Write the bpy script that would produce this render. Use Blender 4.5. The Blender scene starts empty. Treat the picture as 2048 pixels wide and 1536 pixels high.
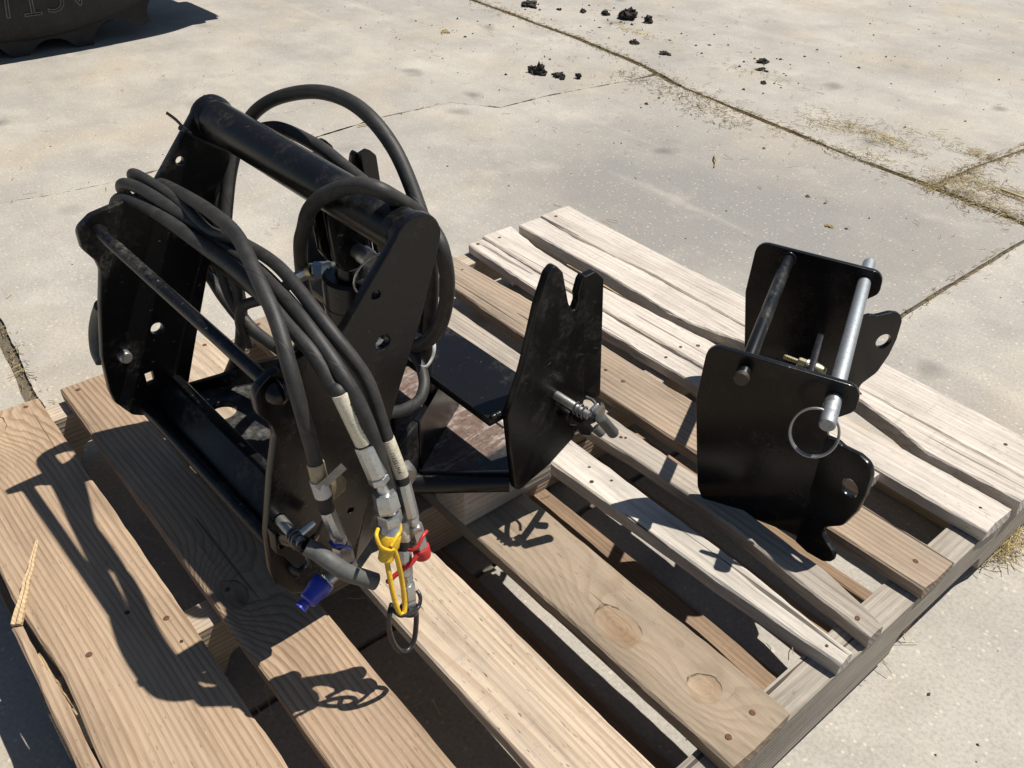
import bpy, bmesh, math, random
from mathutils import Vector, Matrix, noise, geometry

random.seed(7)
D = bpy.data
SC = bpy.context.scene
COL = SC.collection
R = math.radians

# ---------------------------------------------------------------- camera
cam = D.objects.new('camera', D.cameras.new('camera'))
COL.objects.link(cam)
cam.data.sensor_width = 36.0
cam.data.lens = 36.0 * 1790.87 / 2048
cam.data.clip_start = 0.02
cam.data.clip_end = 500
cam.location = (1.2350, -0.5030, 0.9180)
cam.rotation_euler = (R(53.92444), R(-0.94289), R(49.99406))
SC.camera = cam

# ---------------------------------------------------------------- sky and sun
SUN = Vector((0.156, 0.415, 0.8965)).normalized()      # towards the sun
w = D.worlds.new('World'); SC.world = w; w.use_nodes = True
nt = w.node_tree
for n in list(nt.nodes): nt.nodes.remove(n)
sky = nt.nodes.new('ShaderNodeTexSky'); sky.sky_type = 'NISHITA'; sky.sun_disc = False
sky.sun_elevation = math.asin(SUN.z); sky.sun_rotation = math.atan2(SUN.x, SUN.y)
sky.air_density = 1.0; sky.dust_density = 0.6; sky.ozone_density = 1.0
bg = nt.nodes.new('ShaderNodeBackground'); bg.inputs[1].default_value = 0.05
wo = nt.nodes.new('ShaderNodeOutputWorld')
nt.links.new(sky.outputs[0], bg.inputs[0]); nt.links.new(bg.outputs[0], wo.inputs[0])
sl = D.lights.new('sun', 'SUN'); sl.energy = 5.0; sl.angle = R(0.53); sl.color = (1.0, 0.95, 0.87)
so = D.objects.new('sun', sl); COL.objects.link(so)
so.rotation_euler = (-SUN).to_track_quat('-Z', 'Y').to_euler(); so.location = SUN * 8
SC.view_settings.view_transform = 'Standard'; SC.view_settings.look = 'None'
SC.view_settings.exposure = 0.40; SC.view_settings.gamma = 1.0
SC.view_settings.use_curve_mapping = False

# ---------------------------------------------------------------- node helpers
class M:
    """a material under construction: m(type, {input: value or socket}, **props) -> node"""
    def __init__(s, name):
        s.mat = D.materials.new(name); s.mat.use_nodes = True
        s.t = s.mat.node_tree
        for n in list(s.t.nodes): s.t.nodes.remove(n)
        s.out = s.t.nodes.new('ShaderNodeOutputMaterial')
        s.tc = None
    def __call__(s, typ, ins=None, **props):
        n = s.t.nodes.new('ShaderNode' + typ)
        for k, v in props.items(): setattr(n, k, v)
        for k, v in (ins or {}).items():
            i = n.inputs[k]
            if isinstance(v, bpy.types.NodeSocket): s.t.links.new(v, i)
            elif isinstance(v, bpy.types.Node): s.t.links.new(v.outputs[0], i)
            else:
                if isinstance(v, tuple) and len(v) == 3 and len(getattr(i, 'default_value', (0,))) == 4: v = v + (1,)
                i.default_value = v
        return n
    def obj(s):
        if not s.tc: s.tc = s('TexCoord')
        return s.tc.outputs['Object']
    def uv(s):
        if not s.tc: s.tc = s('TexCoord')
        return s.tc.outputs['UV']
    def rnd(s): return s('ObjectInfo').outputs['Random']
    def math(s, op, a, b=0.0, c=0.0): return s('Math', {0: a, 1: b, 2: c}, operation=op).outputs[0]
    def vm(s, op, a, b): return s('VectorMath', {0: a, 1: b}, operation=op).outputs[0]
    def noise(s, vec, scale, detail=3.0, rough=0.55, dist=0.0):
        return s('TexNoise', {'Vector': vec, 'Scale': scale, 'Detail': detail, 'Roughness': rough, 'Distortion': dist}).outputs[0]
    def ramp(s, fac, stops, interp='LINEAR'):
        n = s('ValToRGB', {0: fac}); cr = n.color_ramp; cr.interpolation = interp
        while len(cr.elements) < len(stops): cr.elements.new(0.5)
        for e, (p, c) in zip(cr.elements, stops):
            e.position = p
            e.color = (c, c, c, 1) if not isinstance(c, tuple) else c + (1,)
        return n.outputs[0]
    def mix(s, fac, a, b, blend='MIX'):
        n = s('Mix', data_type='RGBA', blend_type=blend)
        for i, v in ((0, fac), (6, a), (7, b)):
            if isinstance(v, bpy.types.NodeSocket): s.t.links.new(v, n.inputs[i])
            else: n.inputs[i].default_value = v + (1,) if isinstance(v, tuple) else v
        return n.outputs[2]
    def bump(s, h, strength=0.3, dist=0.002, normal=None):
        d = {'Strength': strength, 'Distance': dist, 'Height': h}
        if normal is not None: d['Normal'] = normal
        return s('Bump', d).outputs[0]
    def bsdf(s, **k):
        n = s('BsdfPrincipled', {a.replace('_', ' '): b for a, b in k.items()})
        s.t.links.new(n.outputs[0], s.out.inputs[0])
        return s.mat

MATS = {}

def concrete():
    m = M('weathered_concrete'); p = m.obj(); r = m.rnd()
    sh = m('CombineXYZ', {0: m.math('MULTIPLY', r, 17.0), 1: m.math('MULTIPLY', r, 5.0)}).outputs[0]
    q = m.vm('ADD', p, sh)
    tint = m('SeparateColor', {0: m('ObjectInfo').outputs['Color']})
    big = m.noise(q, 1.3, 5, .6); mid = m.noise(q, 7.0, 6, .65); fine = m.noise(q, 190.0, 4, .62); grit = m.noise(q, 600.0, 3, .7)
    base = m.mix(m.ramp(big, [(.32, 0.0), (.68, 1.0)]), (.318, .298, .266), (.44, .411, .360))
    base = m.mix(m.ramp(mid, [(.40, 0.0), (.70, .55)]), base, (.245, .226, .20))
    brown = m.noise(m.vm('ADD', q, (3.1, 8.2, 0)), 2.6, 4, .6)
    base = m.mix(m.ramp(brown, [(.50, 0.0), (.68, .55)]), base, (.40, .335, .245))
    # darker worn patch on the slab behind the pallet, with a torn edge
    ctr = m('VectorMath', {0: m.vm('MULTIPLY', m.vm('SUBTRACT', p, (.12, 1.12, 0)), (1.05, 1.5, 0))}, operation='LENGTH').outputs[1]
    ctr = m.math('ADD', ctr, m.math('MULTIPLY', m.math('SUBTRACT', m.noise(q, 2.2, 6, .65), .5), 1.6))
    base = m.mix(m.math('MULTIPLY', m.ramp(ctr, [(.25, .95), (1.15, 0.0)]), tint.outputs[0]), base, (.205, .198, .188))
    # dragged tyre marks and wash-out streaks
    strk = m.noise(m.vm('MULTIPLY', m.vm('ADD', q, (2.2, 7.7, 0)), (.55, 6.5, 1.0)), 1.0, 5, .68)
    base = m.mix(m.ramp(strk, [(.53, 0.0), (.70, .42)]), base, (.255, .24, .218))
    base = m.mix(m.ramp(strk, [(.28, .35), (.42, 0.0)]), base, (.52, .475, .40))
    # worn grey film on the paving round the pallet
    grey = m.noise(m.vm('ADD', q, (9.3, 1.7, 0)), 3.4, 5, .62)
    base = m.mix(m.ramp(grey, [(.48, 0.0), (.68, .48)]), base, (.235, .222, .205))
    base = m.mix(m.ramp(fine, [(.30, .45), (.53, 0.0)]), base, (.18, .165, .145))
    base = m.mix(m.ramp(fine, [(.55, 0.0), (.75, .28)]), base, (.55, .505, .43))
    base = m.mix(m.ramp(grit, [(.35, .35), (.52, 0.0), (.62, 0.0), (.75, .35)]), base, (.23, .215, .19))
    # pale aggregate showing through
    v = m('TexVoronoi', {'Vector': q, 'Scale': 95.0, 'Randomness': 1.0}); cell = m('SeparateColor', {0: v.outputs['Color']}).outputs[0]
    dot = m.math('MULTIPLY', m.math('LESS_THAN', v.outputs['Distance'], m.math('MULTIPLY', cell, .27)), m.math('GREATER_THAN', cell, .50))
    base = m.mix(m.math('MULTIPLY', dot, .34), base, (.66, .58, .44))
    v2 = m('TexVoronoi', {'Vector': q, 'Scale': 34.0, 'Randomness': 1.0}); c2 = m('SeparateColor', {0: v2.outputs['Color']}).outputs[1]
    dot2 = m.math('MULTIPLY', m.math('LESS_THAN', m.math('ADD', v2.outputs['Distance'], m.math('MULTIPLY', fine, .14)), .14), m.math('GREATER_THAN', c2, .62))
    base = m.mix(m.math('MULTIPLY', dot2, .18), base, (.68, .60, .46))
    # oil spots
    v3 = m('TexVoronoi', {'Vector': m.vm('ADD', q, m.vm('MULTIPLY', m('TexNoise', {'Vector': q, 'Scale': 9.0}).outputs[1], (.10, .10, 0))), 'Scale': 4.3}); c3 = m('SeparateColor', {0: v3.outputs['Color']}).outputs[2]
    spot = m.math('MULTIPLY', m.ramp(v3.outputs['Distance'], [(.02, 1.0), (.20, 0.0)]), m.math('GREATER_THAN', c3, .55))
    base = m.mix(m.math('MULTIPLY', spot, .72), base, (.12, .11, .10))
    pale = m.noise(m.vm('ADD', q, (6.6, 3.3, 0)), 5.2, 6, .7)
    base = m.mix(m.ramp(pale, [(.56, 0.0), (.76, .32)]), base, (.53, .485, .41))
    h = m.math('ADD', m.math('MULTIPLY', fine, .6), m.math('ADD', m.math('MULTIPLY', grit, .35), m.math('MULTIPLY', mid, .8)))
    return m.bsdf(Base_Color=base, Roughness=.82, Specular_IOR_Level=.3, Normal=m.bump(h, .14, .003))

def soil():
    m = M('joint_soil'); p = m.obj()
    a = m.noise(p, 60, 5, .7); b = m.noise(p, 400, 3, .7)
    c = m.mix(a, (.085, .07, .05), (.23, .19, .13)); c = m.mix(m.ramp(b, [(.4, .5), (.6, 0)]), c, (.03, .026, .02))
    return m.bsdf(Base_Color=c, Roughness=.95, Normal=m.bump(b, .8, .004))

def wood(name, light, dark, freq=135.0, axis='x', grey=(.30, .275, .245), greyamt=.35, knots=(), ring=.62, knotcol=(.36, .21, .095), wander=5.0, rough=.35, chk_amt=.85):
    m = M(name); p = m.obj(); r = m.rnd()
    if axis == 'y':
        s_ = m('SeparateXYZ', {0: p}); p = m('CombineXYZ', {0: s_.outputs[1], 1: s_.outputs[0], 2: s_.outputs[2]}).outputs[0]
    off = m('CombineXYZ', {0: m.math('MULTIPLY', r, 37.0), 1: m.math('MULTIPLY', r, 91.0), 2: m.math('MULTIPLY', r, 13.0)}).outputs[0]
    q = m.vm('ADD', p, off)
    sx = m('SeparateXYZ', {0: p})
    n1 = m.noise(m.vm('MULTIPLY', q, (1.15, 6.0, 4.5)), 1.0, 1, .4)
    n2 = m.noise(m.vm('MULTIPLY', q, (2.6, 24.0, 18.0)), 1.0, 1, .5)
    F = m.math('ADD', m.math('MULTIPLY', sx.outputs[1], freq), m.math('MULTIPLY', sx.outputs[2], freq * .8))
    F = m.math('ADD', F, m.math('MULTIPLY', n1, wander * 2)); F = m.math('ADD', F, m.math('MULTIPLY', n2, 1.1))
    F = m.math('ADD', F, m.math('MULTIPLY', r, 7.3))
    kin = None
    for (kx, ky, rx, ry, st) in knots:
        dv = m.vm('MULTIPLY', m.vm('SUBTRACT', p, (kx, ky, 0)), (1 / rx, 1 / ry, 0))
        wob = m.vm('MULTIPLY', m.vm('SUBTRACT', m('TexNoise', {'Vector': p, 'Scale': 45.0}).outputs[1], (.5, .5, .5)), (.55, .55, 0))
        d = m('VectorMath', {0: m.vm('ADD', dv, wob)}, operation='LENGTH').outputs[1]
        g = m.math('POWER', 2.718, m.math('MULTIPLY', m.math('MULTIPLY', d, d), -.16))
        F = m.math('ADD', F, m.math('MULTIPLY', g, st))
        kin = (d if kin is None else m.math('MINIMUM', kin, d))
        sd = m('VectorMath', {0: dv, 1: (-.55, .85, 0)}, operation='DOT_PRODUCT').outputs[1]
        sd = m.math('MULTIPLY', m.ramp(sd, [(0.0, .10), (.55, 1.0)]), m.math('LESS_THAN', d, 1.4)); side = sd if len(knots) == 1 or kin is d else m.math('MAXIMUM', side, sd)
    fr = m.math('FRACT', F)
    rg = m.ramp(fr, [(0.0, .06), (.25, 0.0), (.52, .18), (.74, .80), (.88, 1.0), (.96, .80), (1.0, .06)])
    fib = m.noise(m.vm('MULTIPLY', q, (14.0, 620.0, 500.0)), 1.0, 3, .7)
    fib2 = m.noise(m.vm('MULTIPLY', q, (5.0, 150.0, 120.0)), 1.0, 3, .6)
    fade = m.noise(m.vm('MULTIPLY', q, (3.5, 14.0, 10.0)), 1.0, 2, .5)
    c = m.mix(m.math('MULTIPLY', rg, m.math('MULTIPLY', m.ramp(fade, [(.3, .60), (.62, 1.0)]), ring)), light, dark)
    c = m.mix(m.ramp(fib2, [(.30, .42), (.55, 0.0)]), c, tuple(x * .62 for x in dark))
    c = m.mix(m.ramp(fib, [(.32, .38), (.52, 0.0)]), c, tuple(x * .5 for x in dark))
    blot = m.noise(m.vm('MULTIPLY', q, (4.0, 11.0, 8.0)), 1.0, 5, .65)
    c = m.mix(m.ramp(blot, [(.42, 0.0), (.68, greyamt * 1.6)]), c, grey)
    pale = m.noise(m.vm('MULTIPLY', m.vm('ADD', q, (5, 3, 1)), (3.0, 18.0, 8.0)), 1.0, 4, .6)
    c = m.mix(m.ramp(pale, [(.55, 0.0), (.75, .4)]), c, tuple(min(1, x * 1.18) for x in light))
    # saw marks across the board, checks along it
    saw = m.noise(m.vm('MULTIPLY', q, (170.0, 9.0, 9.0)), 1.0, 2, .5)
    c = m.mix(m.math('MULTIPLY', m.ramp(saw, [(.30, 1.0), (.42, 0.0)]), m.ramp(fade, [(.45, .0), (.7, .32)])), c, tuple(x * .6 for x in grey))
    chk = m.noise(m.vm('MULTIPLY', q, (3.2, 130.0, 130.0)), 1.0, 2, .4)
    check = m.ramp(chk, [(.265, 1.0), (.29, 0.0)])
    c = m.mix(m.math('MULTIPLY', check, chk_amt), c, (.035, .026, .018))
    dirt = m.noise(m.vm('MULTIPLY', m.vm('ADD', q, (2, 9, 4)), (5.0, 9.0, 9.0)), 1.0, 6, .72)
    c = m.mix(m.ramp(dirt, [(.50, 0.0), (.74, .45)]), c, tuple(x * .42 for x in grey))
    dash = m.noise(m.vm('MULTIPLY', q, (75.0, 420.0, 420.0)), 1.0, 2, .5)
    dm = m.math('MULTIPLY', m.ramp(dash, [(.27, 1.0), (.33, 0.0)]), m.math('MULTIPLY', m.ramp(blot, [(.40, .25), (.58, 1.0)]), rough))
    c = m.mix(dm, c, tuple(x * .40 for x in dark))
    spk = m.noise(m.vm('MULTIPLY', q, (60.0, 160.0, 160.0)), 1.0, 3, .7)
    c = m.mix(m.ramp(spk, [(.66, 0.0), (.74, .45)]), c, tuple(x * .35 for x in grey))
    h = m.math('ADD', m.math('SUBTRACT', m.math('MULTIPLY', rg, .55), m.math('MULTIPLY', dm, .9)), m.math('ADD', m.math('MULTIPLY', fib, .7), m.math('MULTIPLY', check, -2.2)))
    h = m.math('ADD', h, m.math('MULTIPLY', saw, .25))
    if kin is not None:
        kr = m.math('FRACT', m.math('MULTIPLY', kin, 4.2))
        kc = m.mix(m.math('MULTIPLY', m.ramp(kr, [(0, .1), (.7, .5), (.9, .7), (1, .1)]), m.ramp(fade, [(.30, .45), (.65, 1.0)])), knotcol, tuple(x * .50 for x in knotcol))
        kc = m.mix(m.ramp(fib2, [(.30, .35), (.55, 0.0)]), kc, tuple(x * .6 for x in knotcol))
        kc = m.mix(m.ramp(blot, [(.4, 0.0), (.7, .5)]), kc, tuple(x * 1.35 for x in light))
        inside = m.math('MULTIPLY', m.ramp(kin, [(.84, 1.0), (1.10, 0.0)]), .9)
        edge = m.ramp(kin, [(.90, 0.0), (.965, 1.0), (1.02, 1.0), (1.09, 0.0)])
        halo = m.ramp(kin, [(1.0, .65), (2.0, 0.0)])
        c = m.mix(halo, c, tuple(x * .85 for x in dark)); c = m.mix(inside, c, kc)
        bite = m.noise(p, 60.0, 2, .5)
        ed = m.math('MULTIPLY', edge, m.math('MULTIPLY', m.ramp(bite, [(.40, .2), (.55, 1.0)]), side))
        c = m.mix(ed, c, (.03, .02, .012)); h = m.math('SUBTRACT', h, m.math('MULTIPLY', ed, 2.0))
    hv = m('HueSaturation', {'Hue': .5, 'Saturation': 1.0, 'Value': m.math('MULTIPLY', m.math('ADD', .92, m.math('MULTIPLY', r, .16)), m.ramp(m.noise(m.vm('MULTIPLY', m.vm('ADD', q, (7, 1, 3)), (3.2, 16.0, 12.0)), 1.0, 5, .62), [(.30, .70), (.52, .96), (.72, 1.0)])), 'Color': c}).outputs[0]
    return m.bsdf(Base_Color=hv, Roughness=.8, Specular_IOR_Level=.25, Normal=m.bump(h, .55, .0016))

def black_paint(name='black_paint', dust=.45, rough=.24):
    m = M(name); p = m.obj()
    d1 = m.noise(p, 14.0, 5, .7); d2 = m.noise(p, 160.0, 4, .75); sc = m.noise(m.vm('MULTIPLY', p, (90, 26, 60)), 3.0, 4, .7, .6)
    f = m.math('MULTIPLY', m.ramp(d1, [(.50, 0.0), (.74, 1.0)]), m.ramp(d2, [(.40, 0.05), (.70, 1.0)]))
    f = m.math('MULTIPLY', f, dust)
    c = m.mix(f, (.0050, .0050, .0058), (.17, .155, .13))
    c = m.mix(m.math('MULTIPLY', m.ramp(sc, [(.66, 0.0), (.72, 1.0)]), dust), c, (.22, .21, .19))
    ro = m.math('ADD', rough, m.math('ADD', m.math('MULTIPLY', f, .9), m.math('MULTIPLY', d1, .10)))
    vs = m('TexVoronoi', {'Vector': p, 'Scale': 130.0}); cs = m('SeparateColor', {0: vs.outputs['Color']}).outputs[0]
    spat = m.math('MULTIPLY', m.ramp(vs.outputs['Distance'], [(.0, 1.0), (.22, 0.0)]), m.math('MULTIPLY', m.math('GREATER_THAN', cs, .86), m.ramp(d1, [(.45, 0.0), (.6, 1.0)])))
    peel = m.math('ADD', m.math('MULTIPLY', spat, 3.0), m.math('ADD', m.math('MULTIPLY', m.noise(p, 300.0, 2, .5), .5), m.math('MULTIPLY', m.noise(p, 38.0, 3, .5), 1.2)))
    return m.bsdf(Base_Color=c, Roughness=ro, Specular_IOR_Level=.32, Normal=m.bump(peel, .13, .0012))

def rubber_hose():
    m = M('hose_rubber'); uv = m('SeparateXYZ', {0: m.uv()}); p = m.obj()
    sp = m.math('FRACT', m.math('ADD', m.math('MULTIPLY', uv.outputs[1], 1 / .074), uv.outputs[0]))
    line = m.ramp(sp, [(0.0, 1.0), (.022, 1.0), (.03, 0.0)])
    n = m.noise(p, 55.0, 4, .65); g = m.noise(p, 900.0, 2, .6)
    wv = m.noise(m('CombineXYZ', {0: m.math('MULTIPLY', uv.outputs[0], 34.0), 1: m.math('MULTIPLY', uv.outputs[1], 900.0)}).outputs[0], 1.0, 1, .5)
    c = m.mix(m.ramp(n, [(.32, 0.0), (.72, 1.0)]), (.012, .012, .0125), (.038, .036, .033))
    c = m.mix(m.ramp(g, [(.5, 0.0), (.75, .5)]), c, (.062, .057, .051))
    c = m.mix(m.math('MULTIPLY', line, .8), c, (.008, .008, .008))
    h = m.math('SUBTRACT', m.math('ADD', m.math('MULTIPLY', g, .35), m.math('MULTIPLY', wv, .3)), m.math('MULTIPLY', line, 1.5))
    return m.bsdf(Base_Color=c, Roughness=.56, Specular_IOR_Level=.38, Normal=m.bump(h, .35, .0009))

def zinc(name='zinc_plate', col=(.56, .57, .56), rough=.27, dirt=.5):
    m = M(name); p = m.obj()
    n = m.noise(p, 70.0, 4, .65); g = m.noise(p, 320.0, 3, .7)
    c = m.mix(n, col, tuple(x * y for x, y in zip(col, (.70, .72, .76))))
    c = m.mix(m.math('MULTIPLY', m.ramp(g, [(.55, 0.0), (.72, 1.0)]), dirt), c, (.14, .125, .10))
    return m.bsdf(Base_Color=c, Metallic=.88, Roughness=m.math('ADD', rough, m.math('MULTIPLY', g, .22)), Normal=m.bump(g, .10, .0006))

def plain(name, col, rough=.5, metal=0.0, var=.25, scale=60.0, bump=.2, spec=.5, dirt=None, dirtamt=.5):
    m = M(name); p = m.obj()
    n = m.noise(p, scale, 4, .65); g = m.noise(p, scale * 6, 3, .65)
    c = m.mix(m.ramp(n, [(.3, 0.0), (.7, 1.0)]), tuple(x * (1 - var) for x in col), tuple(min(1, x * (1 + var * .5)) for x in col))
    if dirt: c = m.mix(m.math('MULTIPLY', m.ramp(g, [(.52, 0.0), (.66, 1.0)]), dirtamt), c, dirt)
    return m.bsdf(Base_Color=c, Roughness=rough, Metallic=metal, Specular_IOR_Level=spec, Normal=m.bump(g, bump, .001))

def rusty_floor():
    m = M('scraped_primer_and_rust'); p = m.obj()
    a = m.noise(p, 22.0, 6, .72); b = m.noise(p, 120.0, 5, .75); e = m.noise(m.vm('MULTIPLY', p, (60, 9, 1)), 2.0, 4, .7)
    sx = m('SeparateXYZ', {0: p})
    c = m.mix(m.ramp(b, [(.35, 0.0), (.65, 1.0)]), (.075, .042, .03), (.15, .10, .08))
    c = m.mix(m.ramp(m.math('MULTIPLY', m.math('ADD', a, e), .5), [(.49, 0.0), (.58, .75)]), c, (.36, .32, .29))
    # black paint over the outer strip and over the front half of the floor
    k = m.math('ADD', sx.outputs[0], m.math('MULTIPLY', m.math('SUBTRACT', a, .5), .012))
    blk = m.ramp(k, [(.1585, 0.0), (.162, 1.0)])
    blk = m.math('MAXIMUM', blk, m.ramp(m.math('SUBTRACT', 0.0, m.math('ADD', sx.outputs[1], m.math('MULTIPLY', m.math('SUBTRACT', a, .5), .05))), [(-.0, 0.0), (.025, 1.0)]))
    dust = m.math('MULTIPLY', m.ramp(a, [(.42, 0.05), (.66, .85)]), m.ramp(b, [(.36, 0.1), (.62, 1.0)]))
    bc = m.mix(dust, (.0085, .0085, .010), (.20, .19, .17))
    c = m.mix(blk, c, bc)
    return m.bsdf(Base_Color=c, Roughness=m.math('SUBTRACT', .70, m.math('MULTIPLY', blk, .28)), Normal=m.bump(b, .25, .001))

MATS.update(
    rod_end=zinc('chipped_rod_end', (.10, .085, .075), .5, .6),
    concrete=concrete(), soil=soil(), black=black_paint(), black_clean=black_paint('black_gloss_paint', .20, .18), black_dusty=black_paint('black_paint_dusty', .7, .26),
    rubber=rubber_hose(), zinc=zinc(), pinsteel=zinc('galvanised_pin', (.36, .385, .40), .50, .9), steel=zinc('bare_steel', (.42, .41, .39), .34, .6), bluesteel=zinc('blue_passivated_steel', (.30, .38, .47), .24, .3),
    gold=zinc('yellow_zinc', (.50, .44, .27), .35, .4), spring=zinc('dark_spring_steel', (.16, .16, .17), .35, .5),
    handle=plain('grey_rubber_grip', (.085, .088, .085), .55, 0, .25, 120, .2, .4, (.15, .13, .10), .3),
    floor=rusty_floor(), sleeve=plain('aged_clear_sleeve', (.60, .56, .44), .22, 0, .22, 90, .5, .6, (.34, .28, .17), .5),
    sleeve_brown=plain('brown_tape', (.33, .27, .17), .38, 0, .35, 70, .5, .5, (.16, .12, .08), .5),
    tape=plain('masking_tape', (.52, .49, .45), .5, 0, .25, 60, .4, .4), print=plain('black_print', (.015, .015, .015), .6),
    yellow=plain('yellow_plastic', (.72, .45, .022), .38, 0, .12, 60, .12, .5, (.22, .14, .03), .45), blue=plain('blue_plastic', (.022, .035, .36), .30, 0, .18, 60, .12, .5, (.12, .13, .22), .2),
    red=plain('red_plastic', (.44, .022, .026), .40, 0, .15, 60, .12, .5), blackplastic=plain('black_plastic', (.014, .014, .016), .36, 0, .3, 60, .12, .5, (.10, .10, .10), .2),
    white=plain('white_nylon', (.74, .74, .72), .4), tyre=plain('dusty_tyre_rubber', (.020, .020, .0205), .72, 0, .35, 14, .35, .3, (.045, .043, .041), .25),
    tyre_edge=plain('scuffed_tyre_rubber', (.11, .107, .10), .8, 0, .35, 40, .35, .3), rust=plain('nail_rust', (.13, .060, .036), .85, .2, .4, 300, .4), rustring=plain('dark_nail', (.06, .035, .022), .8, .3, .4, 300, .4),
    mud=plain('dried_mud', (.043, .040, .036), .9, 0, .5, 45, .8, .2), straw=plain('straw', (.30, .225, .105), .75, 0, .45, 9, .2, .3), hay=plain('pale_straw', (.47, .38, .20), .7, 0, .35, 9, .2, .3), crumb=plain('grit', (.10, .085, .065), .9, 0, .5, 6, .3, .2), crumb_light=plain('pale_grit', (.50, .45, .36), .85, 0, .3, 6, .3, .2), rim=plain('rim_paint', (.42, .36, .08), .5),
)

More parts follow.
